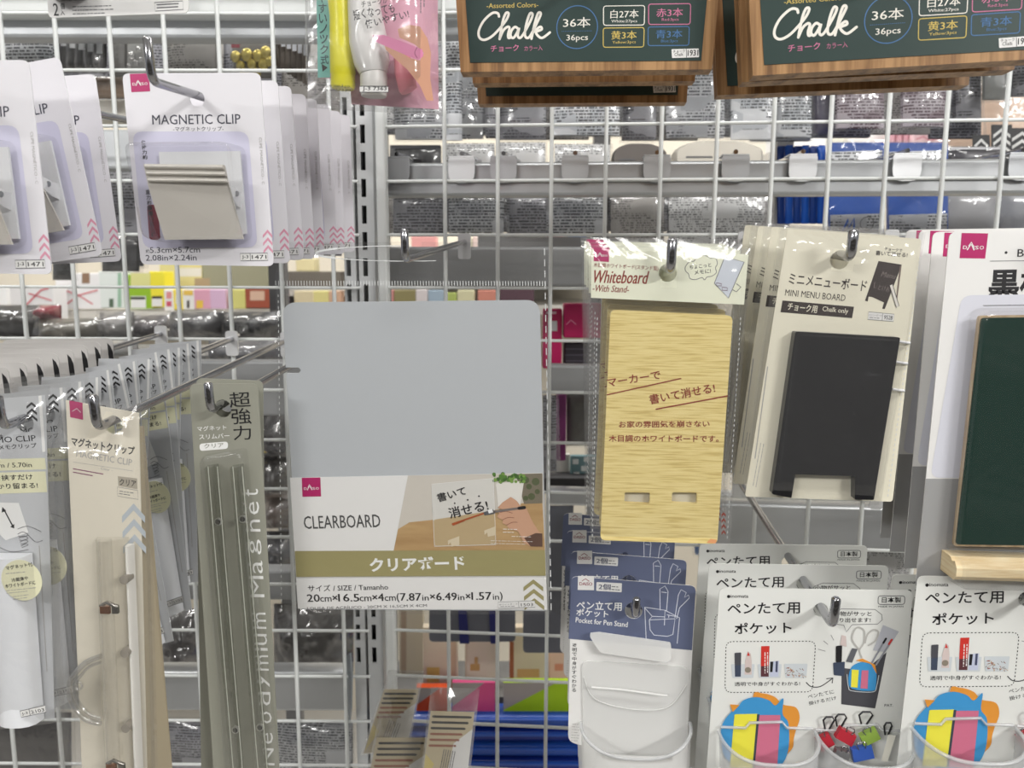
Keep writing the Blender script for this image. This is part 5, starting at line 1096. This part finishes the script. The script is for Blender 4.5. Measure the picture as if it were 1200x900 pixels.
for k, (x0, y0, x1, ro, lab) in enumerate(((1140, 158, 1160, .05, 'black card with white chevrons, lowest left of three behind the right rail'), (1162, 146, 1186, -.12, 'black card with white chevrons, the middle one of three behind the right rail'), (1184, 150, 1212, .12, 'black card with white chevrons at the right picture edge'))):
    fr = bgframe(x0, y0, x1, 200, .93+.02*k, WALL, 0, ro); t = thing('chevron_card', fr, lab, 'card', 'chevron cards'); g = G(fr); g.plate(g.q([(x0, y0), (x1, y0), (x1, 215), (x0, 215)]), 0, .001, col((24, 24, 28))); g.chev((x0+x1)/2, y0+4, x1-x0-4, 8, 4, 9, 4, -.0003, WHITE); g.ob('card', t)
# -- below the rail
bl = 'printed packet backs below the grey rail'
packet(461, 226, 518, 274, .90, 'd', 'dark grey printed packet below the rail nearest the upright', group=bl, head=(5.5, INK))
packet(526, 226, 590, 273, .895, 'g', 'grey printed packet with a black top strip below the second hook clip', group=bl, head=(5, INK))
packet(597, 228, 640, 275, .905, 'd', 'dark printed packet in loose film below the third hook clip', group=bl, bag=4)
packet(648, 226, 708, 273, .895, 'g', 'grey printed packet with a black top strip below the fourth hook clip', group=bl, head=(5, INK))
packet(716, 224, 778, 300, .905, 't', 'plain dark taupe packet below the fifth hook clip', group=bl)
packet(784, 226, 896, 300, .90, 'n', 'crumpled pale packet below the sixth hook clip', group=bl, bag=5)
packet(1106, 222, 1167, 285, .90, col((168, 168, 172), .3), 'smoky grey bag with a dark diagonal band below the right end of the rail', group=bl, bag=3)
packet(1172, 222, 1230, 285, .895, col((150, 152, 160), .3), 'smoky grey bag at the right edge below the rail', group=bl, bag=3)
# -- behind the left grid panel, upper rows
ul = 'packets behind the left grid panel'
packet(2, 40, 62, 76, .88, 'w', 'white packet back with small round icons above the left magnetic clip cards', group=ul)
for k in range(5):
    packet(70+k*10.5, 44, 79+k*10.5, 84, .90-.012*k, col((74, 72, 72)), ordn[k-1]+' dark packet with a white header from the left, above the second magnetic clip card' if k else 'dark packet with a white header, leftmost of five above the second magnetic clip card', group='dark packets with white headers', bag=1, head=(10+k*2.2, col((222, 224, 226))))
packet(132, 44, 146, 92, .90, col((138, 136, 134)), 'narrow taupe packet left of the top left prong', group=ul)
fr = bgframe(147, 44, 172, 84, .89); t = thing('bead_packet', fr, 'clear packet of glassy beads behind the top left prong', 'packet', ul); g = G(fr)
g.plate(g.q([(147, 44), (172, 44), (172, 86), (147, 86)]), .004, .005, col((190, 190, 188))); g.ob('card', t)
ICO = [(math.sin(a)*math.cos(b), math.sin(a)*math.sin(b), math.cos(a)) for a in (0.001, .6, 1.2, 1.8, 2.5, 3.14) for b in (0, 1.05, 2.1, 3.14, 4.19, 5.24)]
def ball(g, x, y, z, r, m, flat=1.0):
    fs = [(i*6+j, i*6+(j+1) % 6, (i+1)*6+(j+1) % 6, (i+1)*6+j) for i in range(5) for j in range(6)]
    g.add([(x+r*a, y+r*flat*b, z+r*c) for a, b, c in ICO], fs, m, True)
for k, (x, yy, r) in enumerate(((155, 66, 6), (163, 58, 4), (160, 74, 5), (166, 70, 4), (152, 78, 4))):
    g = G(fr); l = fr.l(x, yy, 0); ball(g, l[0], -.001, l[1], r*.00099*.8, HARD); g.ob('bead', t)
packet(196, 43, 252, 88, .89, 't', 'taupe printed packet behind the grid above the title of the magnetic clip card', group=ul)
fr = bgframe(271, 43, 320, 84, .885); t = thing('gold_bead_packet', fr, 'packet of round gold pieces with a red corner mark behind the left grid', 'packet', ul); g = G(fr)
g.plate(g.q([(270, 43), (320, 43), (320, 90), (270, 90)]), .006, .007, col((150, 146, 140))); g.fl([(271, 44), (281, 44), (281, 56), (271, 56)], .0057, col((168, 50, 70))); g.ob('card', t)
GOLD = mat('gold_foil', (226, 206, 112), .28, .75)
for x, yy, r in ((277, 67, 6.5), (290, 65, 7.5), (303, 66, 7), (312, 62, 7), (283, 78, 6), (296, 76, 6.5), (309, 76, 7), (316, 72, 6), (288, 86, 6), (301, 86, 6)):
    g = G(fr); l = fr.l(x, yy, 0); ball(g, l[0], -.002, l[1], r*.00098, GOLD, .45); g.ob('gold_piece', t)
g = G(fr); g.sheet(g.q([(268, 42), (322, 42), (322, 90), (268, 90)]), -.010, FILM2, 8, None, .2, .002, 4, .008, 40); g.ob('bag', t)
for k in range(6): packet(322+k*6.5, 44, 329+k*6.5, 78+k*4, .905-.006*k, col((112, 104, 96)), ordn[k-1]+' stepped packet with a white header from the left, next to the chalk holder bag' if k else 'stepped packet with a white header nearest the gold pieces', group='stepped packets', bag=0, head=(8+k*2.6, col((224, 226, 232))))
packet(106, 90, 148, 114, .90, col((150, 126, 104), .35), 'brown film packet right of the tilted magnetic clip card', group=ul)
carton(98, 116, 152, 140, .93, (236, 232, 222), 'white carton behind the rod between the two magnetic clip rows', deep=.03)
packet(122, 198, 165, 312, .91, 'd', 'dark grey packet back between the two magnetic clip rows', group=ul)
packet(120, 276, 160, 318, .87, col((70, 70, 72), .35), 'charcoal packet low between the two magnetic clip rows', group=ul, bag=2)
packet(62, 292, 84, 328, .88, col((66, 66, 66), .35), 'dark packet edges under the tilted magnetic clip card', group=ul, bag=1)
packet(372, 196, 400, 276, .885, 'd', 'dark printed packet left of the slotted upright', group=ul)
# ---------------------------------------------------------------- far shelf across the next aisle
FY = 1.75
RK = None
def shelfboard(py, x0, x1, Y, deep, root, c=(216, 212, 204)):
    a, b = P(x0, py, Y), P(x1, py, Y); g = G(); g.box(a.x, b.x, Y-.004, Y+deep, a.z-.02, a.z-.0004, col(c)); return g.ob('shelf_board', root)
far = thing('far_shelf_rack', MX(), 'pale far rack whose shelves carry the bright boxes seen through the grid', 'shelf rack')
shelfboard(363, -140, 345, FY, .49, far); shelfboard(357, 345, 760, FY, .49, far); shelfboard(291, 420, 760, FY, .49, far); shelfboard(336.3, 150, 420, FY+.1, .39, far); shelfboard(375, -60, 64, FY-.075, .56, far)
g = G(); a = P(-260, 0, 2.25); b = P(1500, 0, 2.25); g.box(a.x, b.x, 2.242, 2.28, 0, 2.1, col((214, 206, 190))); g.ob('back_panel', far)
near = thing('near_shelf_rack', MX(), 'low rack just behind the grid carrying the dark bundles, books and bright boxes', 'shelf rack')
shelfboard(415, -100, 300, 1.0, .16, near, (120, 120, 120)); shelfboard(178.5, 900, 1330, 1.30, .14, near); shelfboard(276.5, 560, 720, 1.19, .1, near, (150, 150, 150)); shelfboard(814, 440, 700, 1.04, .1, near, (140, 140, 140))
for x in (-60, 330, 450, 700, 905, 1300):
    a = P(x, 450, 1.17); g = G(); g.box(a.x-.012, a.x+.012, 1.165, 1.185, 0, 1.75, col((120, 120, 122))); g.ob('upright', near)
fs_ = 'boxes on the far shelf'
RIB = (222, 120, 130)
carton(-14, 337, 7, 358, FY, (240, 240, 240), 'white box cut by the left edge on the far shelf', group=fs_)
carton(14, 336, 62, 375, FY-.065, (242, 240, 240), 'white gift box with pale red ribbon lines, left of two on the far shelf', group=fs_, lines=[([(30, 358), (48, 340), (56, 338)], 2, RIB), ([(34, 344), (60, 352)], 1.6, RIB)])
carton(67, 320, 116, 362, FY, (244, 242, 242), 'white gift box with red ribbon lines and a brown bow on the far shelf', group=fs_, label_rect=[(96, 320, 105, 332, (150, 120, 96))], lines=[([(70, 338), (92, 346), (114, 340)], 1.6, RIB), ([(76, 358), (92, 346), (108, 356)], 1.6, RIB)])
carton(118, 318, 143, 361, FY, (232, 238, 234), 'white and mint box on the far shelf', group=fs_, label_rect=[(128, 350, 133, 360, (90, 110, 90)), (138, 320, 142, 360, (160, 196, 170))])
carton(152, 322, 176, 362, FY, (150, 192, 42), 'lime green packet with a white label on the far shelf', group=fs_, label_rect=[(153, 347, 171, 361, (240, 240, 236)), (153, 348, 170, 351, (40, 46, 30)), (153, 320, 176, 337, (224, 222, 150))])
carton(177, 318, 192, 360, FY, (240, 226, 60), 'yellow packet with a dark strip on the far shelf', group=fs_, label_rect=[(178, 350, 190, 359, (238, 236, 232)), (178, 347, 190, 350, (60, 56, 56))])
carton(192.5, 339, 203, 364, FY, (240, 238, 236), 'white packet with a red drawing on the far shelf', group=fs_, label_rect=[(195, 342, 201, 350, (226, 150, 150)), (195, 353, 201, 359, (210, 90, 110))])
carton(203.5, 339, 214, 363, FY, (244, 222, 92), 'narrow yellow and white packet on the far shelf', group=fs_, label_rect=[(206, 346, 212, 356, (244, 240, 226))])
carton(214.5, 339, 227, 363, FY, (240, 238, 232), 'white packet with a yellow top on the far shelf', group=fs_, label_rect=[(215, 340, 226, 346, (236, 196, 90)), (219, 352, 222, 361, (70, 64, 60))])
carton(228, 339, 246, 362, FY, (228, 168, 190), 'pink packet on the far shelf', group=fs_, label_rect=[(230, 352, 238, 361, (240, 200, 80))])
carton(246.5, 339, 264, 362, FY, (222, 186, 214), 'lilac packet on the far shelf', group=fs_)
carton(272, 339, 287, 362, FY, (220, 214, 130), 'pale yellow packet on the far shelf', group=fs_)
carton(288, 337, 316, 361, FY, (166, 84, 62), 'brick red packet with a cream label on the far shelf', group=fs_, label_rect=[(293, 341, 310, 352, (226, 190, 166))])
carton(317, 330, 331, 364, FY, (112, 92, 118), 'plum packet on the far shelf', group=fs_)
carton(345, 341, 367, 357, FY, (236, 220, 180), 'cream box on the far shelf left of the slotted upright', group=fs_, yaw=.05)
carton(367.5, 341, 385, 357, FY, (240, 228, 150), 'straw yellow box on the far shelf left of the slotted upright', group=fs_)
carton(385.5, 341, 398, 357, FY, (222, 180, 150), 'peach box on the far shelf left of the slotted upright', group=fs_)
carton(440, 340, 461, 358, FY, (226, 150, 146), 'rose box above the top of the clear board', group=fs_)
carton(462, 340, 487, 358, FY, (150, 140, 92), 'olive box above the top of the clear board', group=fs_)
carton(487.5, 339, 501, 358, FY, (236, 226, 226), 'white box above the top of the clear board', group=fs_)
carton(502, 340, 520, 358, FY, (176, 196, 214), 'pale blue box above the top of the clear board', group=fs_)
carton(521, 343, 535, 358, FY, (190, 206, 110), 'lime box above the top of the clear board', group=fs_)
carton(536, 340, 556, 358, FY, (238, 232, 190), 'pale yellow box above the top of the clear board', group=fs_)
carton(560, 340, 583, 358, FY, (232, 152, 132), 'salmon box above the top of the clear board', group=fs_)
carton(586, 338, 626, 358, FY, (96, 66, 78), 'dark plum box above the top right of the clear board', group=fs_)
carton(482, 277, 511, 291, FY, (238, 170, 166), 'pink box over the dark grey rail behind the clear bag', group=fs_)
carton(540, 278, 553, 291, FY, (238, 232, 206), 'small cream box over the dark grey rail', group=fs_)
carton(554, 277, 574, 291, FY, (238, 214, 206), 'blush box over the dark grey rail', group=fs_)
carton(592, 278, 637, 291, FY, (238, 228, 190), 'long cream box over the dark grey rail', group=fs_)
carton(640, 275, 662, 291, FY, (234, 172, 178), 'rose box over the right end of the dark grey rail', group=fs_)
carton(667, 274, 688, 291, FY, (112, 158, 220), 'bright blue box over the right end of the dark grey rail', group=fs_)
carton(188, 308, 236, 336, FY+.102, (226, 214, 150), 'long cream and yellow carton above the row of packets on the far shelf', label_rect=[(206, 314, 236, 324, (230, 226, 216)), (228, 326, 246, 336, (172, 150, 120))])
carton(238, 306, 313, 336, FY+.102, (150, 150, 126), 'olive grey carton above the brick red packet on the far shelf')
carton(347, 303, 368, 318, FY+.104, (238, 226, 176), 'cream carton under the header of the clear bag')
carton(333, 318, 400, 336, FY+.102, (112, 106, 98), 'dark taupe carton left of the slotted upright')
carton(598, 262, 630, 276, 1.2, (240, 228, 190), 'cream cloth bundle below the third hook clip', name='cloth_bundle', cat='cloth')
# bright things beyond the right rail
carton(908, 152, 972, 178, 1.35, (244, 244, 244), 'white carton over the blue pack edges', deep=.05)
carton(972, 148, 990, 176, 1.34, (238, 236, 220), 'ivory carton over the wide blue packs', deep=.05)
carton(992, 149, 1038, 176, 1.36, (244, 242, 240), 'white carton over the wide blue packs', deep=.05)
for k, x in enumerate((1042, 1050, 1058)): carton(x, 150, x+8, 178, 1.33, (214, 160, 172), ('left', 'middle', 'right')[k]+' pink tube of three beside the pink patterned box', name='pink_tube', cat='tube', group='pink tubes', deep=.015)
carton(1069, 146, 1107, 172, 1.32, (242, 206, 212), 'pale pink patterned box over the wide blue packs', deep=.05, lines=[([(1072, 152), (1078, 155), (1084, 151), (1092, 156), (1102, 152)], 1.5, (222, 150, 166)), ([(1074, 163), (1082, 160), (1090, 165), (1100, 161)], 1.5, (222, 150, 166))])
packet(1113, 138, 1152, 172, 1.15, mat('peach_film', (246, 214, 190), .35), 'peach film bag beside the chevron cards', name='peach_bag', cat='bag', bag=3)
packet(1150, 100, 1215, 172, 1.22, mat('peach_film', (246, 214, 190), .35), 'large peach film bag at the right edge behind the grid', name='peach_bag', cat='bag', bag=4)
# ---------------------------------------------------------------- bundles hanging below the far shelf, behind the left grid
bd = 'dark bundles behind the left grid'
def bundle(x0, y0, x1, y1, Y, c, label, seed, film_on=True, g_=bd):
    fr = bgframe(x0, y0, x1, y1, Y, 0); t = thing('wrapped_bundle', fr, label, 'bundle', g_); g = G(fr)
    g.sheet(g.q([(x0, y0), (x1, y0), (x1, y1), (x0, y1)]), -.022, col(c, .35), 18, None, .4, .010, seed, .012, 75, .01); g.ob('bundle', t)
    if film_on: g = G(fr); g.sheet(g.q([(x0-2, y0-2), (x1+2, y0-2), (x1+2, y1+2), (x0-2, y1+2)]), -.028, FILM2, 18, None, .3, .011, seed+3, None, 80, .006); g.ob('wrap', t)
bundle(-30, 358, 62, 398, 1.10, (56, 54, 52), 'black wrapped bundle at the left edge under the white gift box', 1)
bundle(42, 358, 66, 374, 1.04, (150, 40, 60), 'small crimson packet under the white gift box', 2)
bundle(40, 374, 116, 402, 1.02, (112, 108, 98), 'olive grey roll in film under the two white gift boxes', 3)
bundle(112, 366, 152, 400, 1.05, (150, 148, 146), 'clear grey bundle with a red mark under the mint box', 4)
bundle(150, 370, 200, 398, 1.08, (96, 92, 94), 'smoky bundle with red flecks under the lime green packet', 5)
bundle(196, 366, 256, 398, .98, (92, 92, 94), 'crinkled smoky bag behind the crossing rods', 6)
bundle(256, 366, 330, 399, .99, (44, 44, 46), 'black carton in film left of the clear board', 7)
bundle(118, 400, 156, 420, .90, (166, 166, 166), 'crumple of clear film over the pale rounded cards', 8)
bundle(240, 400, 330, 426, .92, (104, 104, 108), 'grey packet with dark folds behind the rod of the ivory bags', 9)
bundle(300, 488, 345, 540, .96, (70, 68, 70), 'dark bundle right of the olive card, the upper one', 10)
carton(302, 518, 326, 531, .95, (214, 196, 96), 'small yellow box with orange squiggles right of the olive card', label_rect=[(311, 519, 325, 530, (206, 164, 130))], deep=.02)
bundle(302, 535, 345, 580, .96, (62, 58, 56), 'dark bundle right of the olive card, under the yellow box', 11)
bundle(305, 580, 345, 622, .97, (96, 84, 76), 'brown striped bundle right of the olive card', 12)
bundle(306, 626, 350, 668, .97, (76, 76, 80), 'smoky bundle right of the word on the olive card', 13)
bundle(318, 712, 412, 792, .92, (62, 58, 56), 'dark bag with a golden wrapper in loose film left of the upright', 14)
bundle(356, 750, 398, 770, .935, (150, 130, 96), 'golden wrapper in the loose film left of the upright', 15)
bundle(186, 718, 244, 790, .92, (66, 62, 62), 'dark bag in loose film between the ivory and olive packs', 16)
packet(318, 850, 412, 930, .89, 'g', 'grey printed packet with a barcode at the bottom left of the upright')
packet(188, 846, 246, 930, .89, 'd', 'dark printed packet at the bottom between the ivory and olive packs')
packet(-20, 838, 80, 930, .90, col((84, 82, 82), .4), 'dark grey packet under the white memo clip bag at the bottom left corner')
# ---------------------------------------------------------------- behind the grid right of the clear board
MAG = mat('magenta_pack', (186, 26, 92), .35); PURP = mat('purple_pack', (128, 48, 110), .4)
carton(636, 362, 659, 432, .93, MAG, 'magenta packet with a barcode label beside the clear board', name='magenta_pack', cat='packet', deep=.02, label_rect=[(646, 376, 653, 388, (214, 214, 216)), (640, 365, 652, 368, (224, 180, 196))])
carton(661, 356, 706, 396, .92, MAG, 'magenta box with a small emblem left of the bamboo board', name='magenta_pack', cat='packet', deep=.03, lines=[([(664, 380), (669, 375), (675, 380)], 1, (230, 150, 180))])
carton(661, 402, 706, 431, .94, (40, 36, 44), 'stack of black sleeves under the magenta box', name='black_sleeves', cat='packet', deep=.03, lines=[([(663, 409), (700, 409)], 1.2, (84, 78, 90)), ([(663, 416), (700, 416)], 1.2, (84, 78, 90)), ([(663, 423), (700, 423)], 1.2, (84, 78, 90))])
packet(636, 464, 652, 552, .91, 'd', 'dark printed packet edge right of the clear board')
carton(652, 462, 664, 540, .93, PURP, 'narrow purple packet right of the clear board', name='purple_pack', cat='packet', deep=.02)
packet(664, 462, 706, 522, .94, col((96, 94, 90), .4), 'dark grey packet left of the bamboo board')
carton(636, 532, 668, 566, .98, (226, 222, 214), 'ivory card behind the lower right of the clear board', name='ivory_card', cat='card', deep=.006)
carton(668, 534, 706, 566, .97, (110, 142, 146), 'teal card with white flowers left of the bamboo board', name='floral_card', cat='card', deep=.006, label_rect=[(671, 538, 678, 544, (222, 228, 226)), (681, 546, 688, 552, (222, 228, 226)), (672, 553, 679, 559, (222, 228, 226)), (684, 536, 690, 541, (222, 228, 226))])
carton(630, 560, 706, 578, .95, (34, 32, 34), 'black box edge under the floral card', name='black_box', deep=.04)
packet(640, 594, 672, 720, .93, col((98, 100, 108), .4), 'slate grey folder behind the navy pocket cards', name='slate_folder', cat='folder', bag=0)
packet(815, 600, 860, 650, .93, col((66, 120, 190), .4), 'blue packet glimpsed under the bamboo board', name='blue_pack')
packet(986, 640, 1070, 700, .93, 'n', 'pale printed packet below the rail right of the white pocket cards')
packet(806, 842, 836, 930, .90, 'w', 'white printed packet between the two kinds of pocket cards at the bottom')
# ---------------------------------------------------------------- books and files low behind the grid
bk = 'pale books on the low shelf'
def book(x0, y0, x1, y1, Y, c, spots, label, group=bk):
    return carton(x0, y0, x1, y1, Y, c, label, 'book', 'book', group, .012, 0, [(a, b, a2, b2, cc) for a, b, a2, b2, cc in spots])
book(468, 690, 496, 792, 1.10, (238, 228, 206), [(470, 716, 476, 790, (206, 184, 160))], 'cream book nearest the slotted upright on the low shelf')
book(496, 735, 536, 812, 1.05, (240, 224, 198), [(500, 782, 515, 800, (238, 206, 120)), (528, 740, 534, 808, (226, 200, 168))], 'cream book with a yellow glow on its cover, second from the upright')
book(545, 748, 583, 800, 1.07, (236, 224, 206), [(551, 778, 562, 786, (206, 166, 108)), (556, 770, 560, 780, (214, 176, 120))], 'pale book with a small tan drawing, third from the upright')
book(598, 735, 641, 801, 1.06, (240, 222, 194), [(597, 752, 602, 796, (184, 110, 80)), (606, 784, 632, 794, (226, 178, 120))], 'cream book with a red spine, fourth from the upright')
book(643, 750, 690, 801, 1.08, (236, 200, 176), [(650, 778, 660, 786, (222, 150, 120))], 'blush book furthest from the upright, beside the navy pocket card')
for k, (x0, y0, x1, y1, lab) in enumerate(((503, 690, 604, 752, 'slate board with two navy straps below the clear board card'), (613, 690, 690, 765, 'slate board right of the navy straps below the clear board card'))):
    fr = bgframe(x0, y0, x1, y1, .93, 0, 0, .0 if k == 0 else .06); t = thing('slate_board', fr, lab, 'board', 'slate boards'); g = G(fr)
    g.plate(rounded(g.q([(x0, y0), (x1, y0), (x1, y1), (x0, y1)]), .006), 0, .003, col((104, 106, 116))); g.ob('board', t)
    if k == 0:
        for a, b in ((536, 545), (572, 580)): g = G(fr); g.plate(g.q([(a, y0), (b, y0), (b+5, 753), (a+3, 753)]), -.003, -.0003, col((26, 30, 104))); g.ob('strap', t)
def filepad(x0, x1, y0, y1, c, label, cut):
    fr = bgframe(x0, y1, x1, y1, 1.0, 0); t = thing('file_pad', fr, label, 'file', 'bright file pads'); g = G(fr)
    g.plate(g.q([(x0, y1), (x1, y1), (x1, y0), (x0, y0)]), 0, .012, col(c)); g.ob('pad', t)
    g = G(fr); g.flat(g.q([(x0, y0), (x1-cut, y0), (x0, y1-10)], -.0006), -.0006, col((176, 166, 160))); g.ob('cover_sheet', t)
filepad(488, 526, 806, 836, (226, 84, 30), 'orange file pad behind the striped card bags', 10); filepad(530, 580, 800, 838, (226, 86, 140), 'hot pink file pad on the blue trays', 12); filepad(590, 672, 800, 842, (176, 214, 20), 'lime file pad on the blue trays', 20)
TB = mat('deep_blue_tray', (20, 44, 130), .25); TB2 = mat('bright_blue_tray', (36, 78, 168), .25)
for k in range(4):
    fr = bgframe(440, 840+17*k, 720, 840+17*k, .985-.002*k, 0); t = thing('letter_tray', fr, ('topmost', 'second', 'third', 'lowest')[k]+' blue letter tray of the stack at the bottom', 'tray', 'blue letter trays'); g = G(fr)
    y0 = 840+17*k; a = fr.l(440, y0, 0); b = fr.l(720, y0+13, 0); g.bbox(a[0], b[0], 0, .035, b[1], a[1], .004, TB2 if k % 2 == 0 else TB); g.bbox(a[0], b[0], -.006, -.0005, a[1]-.004, a[1], .0015, TB2); g.ob('tray_body', t)
# small pressed bracket on the upright
fr = Fr(412, 805, .742, .9); t = thing('shelf_bracket', fr, 'small pressed steel bracket low on the left upright', 'bracket'); g = G(fr)
g.plate(g.q([(404, 770), (411, 765), (413, 790), (412, 830), (410, 846), (404, 826)]), -.0008, .0008, mat('bracket_steel', (150, 156, 162), .35, .5)); g.ob('bracket_plate', t)

rear = thing('rear_display_rack', MX(), 'steel rack behind the grid whose pegs hold the packets with their backs to us', 'display rack')
for x in (-140, 1340):
    a = P(x, 300, 1.0); g = G(); g.box(a.x-.015, a.x+.015, 1.0, 1.03, 0, 2.0, RAILD); g.ob('post', rear)
g = G(); a = P(-140, 300, 1.0); b = P(1340, 300, 1.0); g.box(a.x, b.x, 1.031, 1.04, 1.9, 1.94, RAILD); g.ob('top_bar', rear)
for v in PEGS[:96]:
    g = G(); g.tube([v, v+V((0, .004, .0))], .0016, STEEL, 6); g.ob('peg', rear)
